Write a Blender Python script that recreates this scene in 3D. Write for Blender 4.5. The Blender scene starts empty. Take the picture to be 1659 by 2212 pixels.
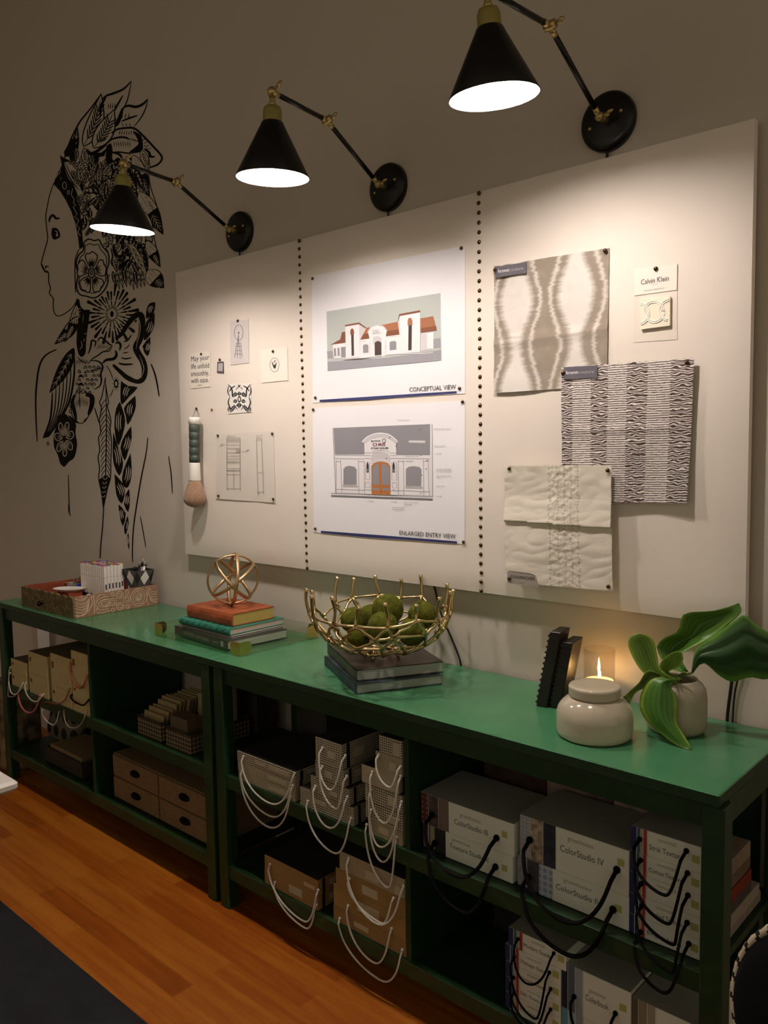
import bpy, bmesh, math, random
from math import sin, cos, pi, radians
from mathutils import Vector, Matrix, noise
from mathutils.geometry import tessellate_polygon

random.seed(7)
S = bpy.context.scene
COL = S.collection

# ------------------------------------------------------------------ camera
FPX = 1777.64
CAMP = Vector((0.0, -2.12852, 1.6))
CF = Vector((-0.66973274, 0.73823059, -0.080459))
CR = Vector((0.74141072, 0.67085702, -0.01615554))
CU = Vector((-0.04204997, 0.07047306, 0.99662699))
cd = bpy.data.cameras.new('camera'); cam = bpy.data.objects.new('camera', cd); COL.objects.link(cam)
M = Matrix(((CR.x, CU.x, -CF.x, CAMP.x), (CR.y, CU.y, -CF.y, CAMP.y), (CR.z, CU.z, -CF.z, CAMP.z), (0, 0, 0, 1)))
cam.matrix_world = M
cd.sensor_fit = 'VERTICAL'; cd.sensor_height = 36; cd.lens = FPX / 2212 * 36; cd.clip_start = .05; cd.clip_end = 50
S.camera = cam
# ------------------------------------------------------------------ world, exposure
w = bpy.data.worlds.new('World'); S.world = w; w.use_nodes = True
w.node_tree.nodes['Background'].inputs[0].default_value = (1.0, .86, .64, 1)
w.node_tree.nodes['Background'].inputs[1].default_value = .345
vs = S.view_settings
vs.view_transform = 'Standard'; vs.look = 'None'; vs.gamma = 1; vs.use_curve_mapping = False; vs.exposure = 0
LAMP_POWER = 645.0        # watts of each wall lamp's bulb
LAMP_COL = (1.0, .885, .825)

# ------------------------------------------------------------------ helpers
def ray(u, v):
    return CF + CR * ((u - 829.5) / FPX) - CU * ((v - 1106) / FPX)
def on(u, v, x=None, y=None, z=None):
    """the point of a real plane (x=, y= or z=) that the photo shows at u, v"""
    d = ray(u, v)
    if y is not None: t = (y - CAMP.y) / d.y
    elif z is not None: t = (z - CAMP.z) / d.z
    else: t = (x - CAMP.x) / d.x
    return CAMP + d * t

def srgb(h):
    if isinstance(h, str):
        h = tuple(int(h[i:i+2], 16) / 255 for i in (0, 2, 4))
    return tuple(c / 12.92 if c <= .04045 else ((c + .055) / 1.055) ** 2.4 for c in h)
MATS = {}
def mat(name, col='808080', rough=.6, metal=0, noise_amt=0, noise_scale=20, bump=0, bump_scale=60, spec=.5, coat=0, trans=0, ior=1.45, emit=0, sss=0, stretch=(1,1,1), col2=None, attr=None, sheen=0):
    if name in MATS: return MATS[name]
    m = bpy.data.materials.new(name); m.use_nodes = True; MATS[name] = m
    nt = m.node_tree; b = nt.nodes['Principled BSDF']; c = srgb(col) + (1,)
    b.inputs['Base Color'].default_value = c
    b.inputs['Roughness'].default_value = rough; b.inputs['Metallic'].default_value = metal
    b.inputs['Specular IOR Level'].default_value = spec; b.inputs['Coat Weight'].default_value = coat
    b.inputs['Transmission Weight'].default_value = trans; b.inputs['IOR'].default_value = ior
    if sss:
        b.inputs['Subsurface Weight'].default_value = sss; b.inputs['Subsurface Scale'].default_value = .01
    if emit:
        b.inputs['Emission Color'].default_value = c; b.inputs['Emission Strength'].default_value = emit
    if sheen: b.inputs['Sheen Weight'].default_value = sheen
    tc = nt.nodes.new('ShaderNodeTexCoord'); mp = nt.nodes.new('ShaderNodeMapping'); mp.inputs['Scale'].default_value = stretch
    nt.links.new(tc.outputs['Object'], mp.inputs['Vector'])
    if noise_amt or col2:
        n = nt.nodes.new('ShaderNodeTexNoise'); n.inputs['Scale'].default_value = noise_scale; n.inputs['Detail'].default_value = 5
        nt.links.new(mp.outputs['Vector'], n.inputs['Vector'])
        r = nt.nodes.new('ShaderNodeValToRGB'); r.color_ramp.elements[0].position = .32; r.color_ramp.elements[1].position = .68
        if col2: a0, a1 = c[:3], srgb(col2)
        else: a0 = tuple(x * (1 - noise_amt) for x in c[:3]); a1 = tuple(min(1, x * (1 + noise_amt)) for x in c[:3])
        r.color_ramp.elements[0].color = tuple(a0) + (1,); r.color_ramp.elements[1].color = tuple(a1) + (1,)
        nt.links.new(n.outputs['Fac'], r.inputs['Fac']); nt.links.new(r.outputs['Color'], b.inputs['Base Color'])
    if attr:
        a = nt.nodes.new('ShaderNodeAttribute'); a.attribute_name = attr
        nt.links.new(a.outputs['Color'], b.inputs['Base Color'])
    if bump:
        n2 = nt.nodes.new('ShaderNodeTexNoise'); n2.inputs['Scale'].default_value = bump_scale; n2.inputs['Detail'].default_value = 6
        nt.links.new(mp.outputs['Vector'], n2.inputs['Vector'])
        bp = nt.nodes.new('ShaderNodeBump'); bp.inputs['Strength'].default_value = bump; bp.inputs['Distance'].default_value = .003
        nt.links.new(n2.outputs['Fac'], bp.inputs['Height']); nt.links.new(bp.outputs['Normal'], b.inputs['Normal'])
    return m

def tag(o, label=None, cat=None, group=None, kind=None):
    if label: o['label'] = label
    if cat: o['category'] = cat
    if group: o['group'] = group
    if kind: o['kind'] = kind
    return o
def thing(name, loc, label, cat, group=None, rz=0):
    o = bpy.data.objects.new(name, None); o.empty_display_size = .02; COL.objects.link(o)
    o.location = loc; o.rotation_euler = (0, 0, rz)
    return tag(o, label, cat, group)
def origin(o):
    p = Vector((0, 0, 0))
    while o: p = p + o.location; o = o.parent
    return p

class MB:
    """collects faces; build() links them as ONE mesh object"""
    def __init__(s): s.v = []; s.f = []; s.m = []; s.sm = []; s.cur = 0; s.uv = None; s.colr = None
    def add(s, vs, fs, smooth=False):
        k = len(s.v); s.v += [Vector(p) for p in vs]
        for f in fs: s.f.append([i + k for i in f]); s.m.append(s.cur); s.sm.append(smooth)
        return s
    def mi(s, i): s.cur = i; return s
    def box(s, x0, x1, y0, y1, z0, z1, M=None):
        vs = [(x, y, z) for z in (z0, z1) for y in (y0, y1) for x in (x0, x1)]
        if M: vs = [M @ Vector(p) for p in vs]
        return s.add(vs, [(0, 2, 3, 1), (4, 5, 7, 6), (0, 1, 5, 4), (2, 6, 7, 3), (0, 4, 6, 2), (1, 3, 7, 5)])
    def rbox(s, x0, x1, y0, y1, z0, z1, r=.003, M=None, n=3):
        """box with rounded upright corners and bevelled rims"""
        r = min(r, (x1-x0)/2.01, (y1-y0)/2.01, (z1-z0)/2.01); e = r * .6
        def ring(rr, z, inset):
            pts = []
            for (cx, cy, a0) in ((x1-r, y1-r, 0), (x0+r, y1-r, 90), (x0+r, y0+r, 180), (x1-r, y0+r, 270)):
                for k in range(n + 1):
                    a = radians(a0 + 90 * k / n); pts.append(Vector((cx + (r-inset)*cos(a), cy + (r-inset)*sin(a), z)))
            return pts
        rings = [ring(r, z0, e), ring(r, z0+e, 0), ring(r, z1-e, 0), ring(r, z1, e)]
        if M: rings = [[M @ p for p in q] for q in rings]
        N = len(rings[0]); vs = [p for q in rings for p in q]; fs = []
        for i in range(3):
            for j in range(N): a = i*N+j; b = i*N+(j+1) % N; fs.append((a, b, b+N, a+N))
        fs.append(tuple(range(N-1, -1, -1))); fs.append(tuple(range(3*N, 4*N)))
        return s.add(vs, fs)
    def tube(s, pts, r, n=8, caps=True, closed=False, flat=None):
        pts = [Vector(p) for p in pts]; N = len(pts); rs = r if isinstance(r, (list, tuple)) else [r] * N
        vs = []; up = None
        for i, p in enumerate(pts):
            if closed: t = pts[(i+1) % N] - pts[i-1]
            else: t = pts[min(i+1, N-1)] - pts[max(i-1, 0)]
            if t.length < 1e-9: t = Vector((0, 0, 1))
            t.normalize()
            if up is None:
                up = t.orthogonal().normalized()
            up = (up - t * up.dot(t))
            if up.length < 1e-6: up = t.orthogonal()
            up.normalize(); sd = t.cross(up)
            for k in range(n):
                a = 2*pi*k/n; vs.append(p + (up*cos(a) + sd*sin(a)) * rs[i])
        fs = []
        for i in range(N if closed else N-1):
            j = (i+1) % N
            for k in range(n): fs.append((i*n+k, i*n+(k+1) % n, j*n+(k+1) % n, j*n+k))
        if caps and not closed: fs.append(tuple(range(n-1, -1, -1))); fs.append(tuple(range((N-1)*n, N*n)))
        return s.add(vs, fs, True)
    def lathe(s, prof, c=(0, 0, 0), n=32, M=None, smooth=True, closed=False, cap0=True, cap1=True):
        vs = []; c = Vector(c)
        for (r, z) in prof:
            for k in range(n):
                p = Vector((r*cos(2*pi*k/n), r*sin(2*pi*k/n), z)); vs.append((M @ p if M else p) + c)
        P = len(prof); fs = []
        for i in range(P if closed else P-1):
            j = (i+1) % P
            for k in range(n): fs.append((i*n+k, i*n+(k+1) % n, j*n+(k+1) % n, j*n+k))
        if not closed:
            if cap0 and prof[0][0] > 1e-6: fs.append(tuple(range(n-1, -1, -1)))
            if cap1 and prof[-1][0] > 1e-6: fs.append(tuple(range((P-1)*n, P*n)))
        return s.add(vs, fs, smooth)
    def sphere(s, c, r, n=12, sc=(1, 1, 1)):
        prof = [(max(1e-7, r*sin(pi*i/n)), -r*cos(pi*i/n)) for i in range(n+1)]
        return s.lathe(prof, c, n*2, Matrix.Diagonal(Vector(sc)))
    def prism(s, poly, d, M=None):
        """poly: 3D outline, d: thickness vector"""
        poly = [Vector(p) for p in poly]; d = Vector(d); n = len(poly)
        tri = tessellate_polygon([poly])
        vs = poly + [p + d for p in poly]; fs = [tuple(t) for t in tri] + [tuple(i + n for i in reversed(t)) for t in tri]
        fs += [(i, (i+1) % n, (i+1) % n + n, i + n) for i in range(n)]
        return s.add(vs, fs)
    def flat(s, poly):
        poly = [Vector(p) for p in poly]
        if len(poly) == 4: return s.add(poly, [(0, 1, 2, 3)])
        return s.add(poly, [tuple(t) for t in tessellate_polygon([poly])])
    def build(s, name, mats, parent=None, local=False, label=None, normals=True, bevel=0):
        if not isinstance(mats, (list, tuple)): mats = [mats]
        o0 = Vector((0, 0, 0)) if (parent is None or local) else origin(parent)
        me = bpy.data.meshes.new(name)
        me.from_pydata([tuple(p - o0) for p in s.v], [], s.f)
        for m in mats: me.materials.append(m)
        me.polygons.foreach_set('material_index', s.m); me.polygons.foreach_set('use_smooth', s.sm)
        if normals:
            bm = bmesh.new(); bm.from_mesh(me); bmesh.ops.recalc_face_normals(bm, faces=bm.faces); bm.to_mesh(me); bm.free()
        if s.uv:
            ul = me.uv_layers.new(name='UVMap')
            for l in me.loops: ul.data[l.index].uv = s.uv[l.vertex_index]
        if s.colr:
            ca = me.color_attributes.new('tint', 'FLOAT_COLOR', 'POINT')
            for i, c in enumerate(s.colr): ca.data[i].color = tuple(c) + (1,)
        me.update()
        o = bpy.data.objects.new(name, me); COL.objects.link(o)
        if parent is not None: o.parent = parent
        if label: o['label'] = label
        if bevel:
            bv = o.modifiers.new('bevel', 'BEVEL'); bv.width = bevel; bv.segments = 2; bv.limit_method = 'ANGLE'
        return o
def copy_tree(o, parent=None):
    c = o.copy(); COL.objects.link(c)
    if parent is not None: c.parent = parent
    for ch in list(o.children): copy_tree(ch, c)
    return c

def curve(pts, n=6):
    """Catmull-Rom through the points"""
    P = [Vector(p) for p in pts]
    if len(P) < 3: return P
    out = []
    for i in range(len(P)-1):
        p0 = P[max(i-1, 0)]; p1 = P[i]; p2 = P[i+1]; p3 = P[min(i+2, len(P)-1)]
        for k in range(n):
            t = k / n
            out.append(.5*((2*p1) + (p2-p0)*t + (2*p0-5*p1+4*p2-p3)*t*t + (3*p1-p0-3*p2+p3)*t**3))
    out.append(P[-1]); return out
def cord_u(a, b, low, n=22, out=.02, y=None):
    """hanging loop from a to b whose lowest point is near low (3D points); bulges towards the room"""
    a, b, low = Vector(a), Vector(b), Vector(low); pts = []
    s0 = (low.x - a.x) / (b.x - a.x) if abs(b.x-a.x) > 1e-6 else .5; s0 = min(.8, max(.2, s0))
    for i in range(n+1):
        t = i / n
        # angle parametrisation of a soft U
        if t < .5: q = t*2; x = a.x + (low.x-a.x)*(1-cos(q*pi/2))**1.0; z = a.z + (low.z-a.z)*sin(q*pi/2)
        else: q = (t-.5)*2; x = low.x + (b.x-low.x)*sin(q*pi/2); z = low.z + (b.z-low.z)*(1-cos(q*pi/2))
        pts.append(Vector((x, a.y + (b.y-a.y)*t - out*sin(pi*t)**.35 if 0 < t < 1 else a.y + (b.y-a.y)*t, z)))
    for _ in range(5): pts = [pts[0], pts[1]] + [(pts[i-1] + pts[i]*2 + pts[i+1])/4 for i in range(2, n-1)] + [pts[n-1], pts[n]]
    return pts

_font = None
def text_geo(s):
    c = bpy.data.curves.new('t', 'FONT'); c.body = s; c.resolution_u = 2; c.size = 1
    o = bpy.data.objects.new('t', c); COL.objects.link(o)
    me = bpy.data.meshes.new_from_object(o)
    vs = [v.co.copy() for v in me.vertices]; fs = [tuple(p.vertices) for p in me.polygons]
    bpy.data.objects.remove(o); bpy.data.meshes.remove(me); bpy.data.curves.remove(c)
    return vs, fs
def text(mb, s, left, right, top, off=(0, 0, 0), bold=0):
    """lettering whose baseline runs left->right and whose capitals reach top (all 3D)"""
    left, right, top = Vector(left), Vector(right), Vector(top); off = Vector(off)
    vs, fs = text_geo(s)
    if not vs: return
    x0 = min(v.x for v in vs); x1 = max(v.x for v in vs); cap = .72
    ex = right - left; ez = top - left
    ez = ez - ex * (ez.dot(ex) / ex.length_squared) * 0
    P = [left + ex*((v.x-x0)/(x1-x0)) + ez*(v.y/cap) + off for v in vs]
    mb.add(P, fs)
    if bold:
        for d in (-bold, bold): mb.add([p + ex.normalized()*d + off*.02 for p in P], fs)

# ------------------------------------------------------------------ the room
m_wall = mat('warm grey wall paint', 'cdc3b5', .75, bump=.15, bump_scale=220, spec=.25)
TT = .88
def structure(name, mb, m, **k):
    o = mb.build(name, m, **k); o['kind'] = 'structure'; return o
structure('wall_back', MB().box(-5.2, 3.0, 0, .1, 0, 4.3), m_wall)
structure('wall_left', MB().box(-5.3, -5.2, -5.5, .1, 0, 4.3), m_wall)
structure('ceiling', MB().box(-5.2, 3.0, -5.5, 0, 4.3, 4.4), mat('ceiling paint', '9a9080', .8))
# plank floor
mf = mat('orange oak planks', 'b0682a', .42, spec=.4)
nt = mf.node_tree; bs = nt.nodes['Principled BSDF']
tc = nt.nodes.new('ShaderNodeTexCoord')
br = nt.nodes.new('ShaderNodeTexBrick'); br.offset = .37; br.offset_frequency = 2
br.inputs['Scale'].default_value = 1; br.inputs['Brick Width'].default_value = .85; br.inputs['Row Height'].default_value = .072
br.inputs['Mortar Size'].default_value = .0006; br.inputs['Color1'].default_value = (0, 0, 0, 1); br.inputs['Color2'].default_value = (1, 1, 1, 1); br.inputs['Mortar'].default_value = (0, 0, 0, 1)
nt.links.new(tc.outputs['Object'], br.inputs['Vector'])
mp = nt.nodes.new('ShaderNodeMapping'); mp.inputs['Scale'].default_value = (2.2, 26, 1); nt.links.new(tc.outputs['Object'], mp.inputs['Vector'])
ns = nt.nodes.new('ShaderNodeTexNoise'); ns.inputs['Scale'].default_value = 1.3; ns.inputs['Detail'].default_value = 6; ns.inputs['Roughness'].default_value = .6; nt.links.new(mp.outputs['Vector'], ns.inputs['Vector'])
mx = nt.nodes.new('ShaderNodeMath'); mx.operation = 'MULTIPLY_ADD'; mx.inputs[1].default_value = .42
nt.links.new(br.outputs['Color'], mx.inputs[0]); nt.links.new(ns.outputs['Fac'], mx.inputs[2])
rp = nt.nodes.new('ShaderNodeValToRGB'); rp.color_ramp.elements[0].position = .3; rp.color_ramp.elements[1].position = .95
rp.color_ramp.elements[0].color = srgb('7c3c06') + (1,); rp.color_ramp.elements[1].color = srgb('b66e20') + (1,)
e = rp.color_ramp.elements.new(.6); e.color = srgb('9c500f') + (1,)
nt.links.new(mx.outputs[0], rp.inputs['Fac']); nt.links.new(rp.outputs['Color'], bs.inputs['Base Color'])
structure('floor', MB().box(-5.2, 3.0, -5.5, .1, -.05, 0), mf)
structure('baseboard_back', MB().box(-5.2, 3.0, -.016, 0, 0, .13), mat('white trim paint', 'c8c0b4', .5))
rug = MB().rbox(-4.6, .6, -3.2, -.98, 0, .012, .006).build('rug', mat('charcoal rug pile', '131418', .95, noise_amt=.3, noise_scale=300, bump=1, bump_scale=500))
tag(rug, 'charcoal rug with a straight edge lying on the orange plank floor', 'rug')

# ------------------------------------------------------------------ green console tables
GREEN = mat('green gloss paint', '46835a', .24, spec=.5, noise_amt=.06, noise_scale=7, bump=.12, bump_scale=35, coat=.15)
GREEN_SHADE = mat('shaded green paint', '173619', .45, noise_amt=.1, noise_scale=9)  # darker copy of the table green, with the unlit fronts' shade in its colour
def console(x0, x1, xd, label):
    t = thing('console_table', ((x0+x1)/2, -.24, 0), label, 'table', 'green console tables')
    yf, yb = -.478, -.014; pw = .047
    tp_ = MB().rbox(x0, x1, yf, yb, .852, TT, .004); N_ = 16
    tp_.m = [1]*(2*N_) + [0]*N_ + [1, 0]     # gloss top; edge in the frame's darker green, shade put into the colour
    tp_.build('tabletop', [GREEN, GREEN_SHADE], t)
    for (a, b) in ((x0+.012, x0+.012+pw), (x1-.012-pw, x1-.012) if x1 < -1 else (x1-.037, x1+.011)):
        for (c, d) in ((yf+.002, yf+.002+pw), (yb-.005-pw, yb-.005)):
            MB().rbox(a, b, c, d, 0, .852, .003).build('leg', GREEN_SHADE, t)
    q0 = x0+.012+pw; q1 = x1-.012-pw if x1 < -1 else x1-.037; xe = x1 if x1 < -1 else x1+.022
    MB().rbox(q0-.001, q1+.001, yf+.014, yf+.036, .797, .852, .002).build('apron', GREEN_SHADE, t)
    MB().rbox(q0-.001, q1+.001, yb-.03, yb-.008, .797, .852, .002).build('apron', GREEN_SHADE, t)
    for xx in (x0+.022, xe-.044): MB().rbox(xx, xx+.022, yf+.057, yb-.052, .797, .852, .002).build('side_rail', GREEN_SHADE, t)
    MB().rbox(xd-.008, xd+.008, yf+.012, yb-.02, .155, .797, .002).build('divider', GREEN_SHADE, t)
    MB().rbox(q0-.04, q1+.04, yf+.008, yf+.03, .435, .4815, .002).box(x0+.02, x1-.02, yf+.03, yb-.02, .46, .48).build('shelf', GREEN_SHADE, t)
    MB().rbox(q0-.001, q1+.001, yf+.008, yf+.03, .11, .156, .002).box(x0+.02, x1-.02, yf+.03, yb-.02, .135, .155).build('bottom_shelf', GREEN_SHADE, t)
    return t
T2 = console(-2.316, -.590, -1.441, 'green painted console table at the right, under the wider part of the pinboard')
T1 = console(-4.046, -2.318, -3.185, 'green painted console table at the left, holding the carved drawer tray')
MB().rbox(-1.433, -.65, -.028, -.02, .155, .797, .001).build('back_panel', GREEN_SHADE, T2)
MB().rbox(-2.0, -1.86, -.028, -.02, .48, .797, .001).build('back_stile', GREEN_SHADE, T2)

# ------------------------------------------------------------------ pinboard with nailheads
m_board = mat('cream linen board cloth', 'ebe1d5', .9, noise_amt=.02, noise_scale=3, bump=.16, bump_scale=800, spec=.15)
BF = -.045    # front of the board
def B(u, v, d=0): return on(u, v, y=BF - d)
board = thing('pinboard', (-1.89, -.03, 1.137), 'large cream linen pinboard with two rows of nailheads on the wall', 'pinboard')
bx0, bx1, bz0, bz1 = -3.087, -.692, 1.137, 2.357
b = MB()
nx, nz = 60, 32   # slightly cushioned cloth front
vs = []; fs = []
for j in range(nz+1):
    for i in range(nx+1):
        x = bx0 + (bx1-bx0)*i/nx; z = bz0 + (bz1-bz0)*j/nz
        e = min(x-bx0, bx1-x, z-bz0, bz1-z); inset = .006*max(0, 1 - e/.02)**2
        vs.append((x, BF + inset + .0006*noise.noise(Vector((x*4, 0, z*4))), z))
for j in range(nz):
    for i in range(nx): a = j*(nx+1)+i; fs.append((a, a+1, a+nx+2, a+nx+1))
b.add(vs, fs, True)
b.box(bx0, bx1, BF+.006, -.016, bz0, bz1)
b.build('cloth_panel', m_board, board)
for xx in (bx0+.05, bx1-.045): MB().box(xx, xx+.04, -.016, -.001, bz0+.05, bz1-.05).build('batten', mat('raw pine', '8a6a45', .7), board)
brz = mat('antique bronze', '5a4632', .28, metal=1)
n0 = None
for (xa, xb) in ((B(649, 518).x, B(661, 1232).x), (B(1034, 420).x, B(1040, 1278).x)):
    for k in range(43):
        z = bz1 - .006 - (bz1-bz0-.012)*k/42; x = (xa+xb)/2
        if n0 is None:
            n0 = MB().lathe([(.0068, 0), (.0062, .0022), (.0042, .0044), (.0015, .0055), (1e-6, .0057)], n=14, M=Matrix.Rotation(pi/2, 4, 'X')).build('nail', brz, board, local=True)
            c = n0
        else:
            c = n0.copy(); COL.objects.link(c)
        c.location = Vector((x + random.uniform(-.0012, .0012), BF+.0005, z)) - board.location

# ------------------------------------------------------------------ swing-arm wall lamps
m_black = mat('black lamp enamel', '0b0b0d', .33, spec=.5)
m_brass = mat('aged brass', 'c0ac74', .35, metal=.8)
m_cap = mat('satin brass cap', '9a8f4e', .5, metal=.25)
m_in = mat('white shade lining', 'f4efe8', .6)
m_bulb = bpy.data.materials.new('lit frosted bulb'); m_bulb.use_nodes = True
_b = m_bulb.node_tree.nodes['Principled BSDF']; _b.inputs['Base Color'].default_value = (1, 1, 1, 1)
_b.inputs['Emission Color'].default_value = LAMP_COL + (1,); _b.inputs['Emission Strength'].default_value = LAMP_POWER
def lamp(mx, mz, elbow, head, opening, R, label):
    t = thing('wall_lamp', (mx, 0, mz), label, 'lamp', 'black swing-arm wall lamps')
    Ry = Matrix.Rotation(pi/2, 4, 'X')
    MB().lathe([(.078, 0), (.078, .014), (.074, .021), (.062, .025), (1e-6, .026)], (mx, 0, mz), 40, Ry).build('wall_plate', m_black, t)
    for dx, dz in ((-.045, -.012), (.045, .012)): MB().sphere((mx+dx, -.0265, mz+dz), .0055, 6).build('screw', m_brass, t)
    a = Vector((mx, -.058, mz)); e = Vector(elbow); h = Vector(head); o = Vector(opening)
    j = MB(); j.tube([(mx, -.024, mz), (mx, -.058, mz)], [.012, .008], 14); j.sphere(a, .0125, 8)
    d1 = (e-a).normalized(); d2 = (h-e).normalized()
    j.tube([a, a+d1*.03], .0078, 12); j.build('wall_joint', m_brass, t)
    MB().tube([a+d1*.028, e-d1*.022], .0072, 12).build('arm', m_black, t)
    MB().tube([e+d2*.022, h-d2*.018], .0072, 12).build('arm', m_black, t)
    sd = d1.cross(d2); sd = sd.normalized() if sd.length > .05 else Vector((1, 0, 0))
    j = MB(); j.tube([e-d1*.03, e-d1*.006], .0085, 12).tube([e+d2*.03, e+d2*.006], .0085, 12); j.tube([e-sd*.014, e+sd*.016], .011, 14)
    j.build('elbow_joint', m_brass, t)
    def wing(c, ax, nm):
        k = MB(); k.tube([c+ax*.012, c+ax*.022], .004, 8)
        u = ax.orthogonal().normalized()
        for s_ in (-1, 1):
            k.tube([c+ax*.02+u*s_*.003, c+ax*.028+u*s_*.009, c+ax*.037+u*s_*.012], [.0032, .0055, .003], 8)
        k.build(nm, m_brass, t)
    sdw = sd if sd.dot(Vector((1, -.3, .3))) > 0 else -sd
    wing(e, sdw, 'wing_nut'); wing(a, Vector((1, -.2, 0)).normalized(), 'wing_nut'); wing(h, Vector((.9, .1, .5)).normalized(), 'wing_nut')
    ax = (h - o); H = ax.length; ax.normalize()
    q = Vector((0, 0, 1)).rotation_difference(ax).to_matrix().to_4x4()
    k = MB(); k.sphere(h, .0145, 8); k.tube([h-d2*.028, h], .0085, 12)
    k.lathe([(.010, H-.012), (.0075, H-.022), (.0105, H-.03), (.011, H-.036)], o, 20, q); k.build('head_joint', m_brass, t)
    ch = H*.665
    MB().lathe([(.011, H-.034), (.022, H-.039), (.0262, H-.05), (.0265, ch-.004), (.0268, ch-.006)], o, 28, q).build('socket_cap', m_cap, t)
    shade = MB().lathe([(R-.0012, .0005), (R, 0), (R+.0006, .002), (.0335, ch-.012), (.030, ch-.004), (.024, ch), (1e-6, ch+.0005)], o, 64, q, cap0=False).build('lamp_shade', m_black, t)
    MB().lathe([(R-.0012, .0008), (.031, ch-.014), (.026, ch-.008), (1e-6, ch-.006)], o, 64, q, cap0=False).build('shade_lining', m_in, shade)
    prof = [(1e-6, .025), (.012, .0275), (.022, .035), (.0275, .047), (.0272, .060), (.021, .077), (.0145, .093), (.0135, .105), (.0135, ch-.01)]
    bb = MB().lathe(prof, o, 24, q).build('bulb', m_bulb, shade)
    return t, a
lamp(-1.083, 2.461, (-1.090, -.30, 2.610), on(1052, -22, y=-.575), (-1.082, -.549, 2.367), .1013, 'right wall lamp, its brass cap cut off by the top of the photo')
lamp(-1.8805, 2.461, (-1.869, -.30, 2.596), (-1.797, -.578, 2.577), (-1.812, -.572, 2.350), .1025, 'middle wall lamp hanging over the building prints')
lamp(-2.678, 2.461, (-2.646, -.322, 2.579), (-2.524, -.608, 2.549), (-2.548, -.607, 2.336), .1050, 'left wall lamp hanging in front of the painted headdress')

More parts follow.
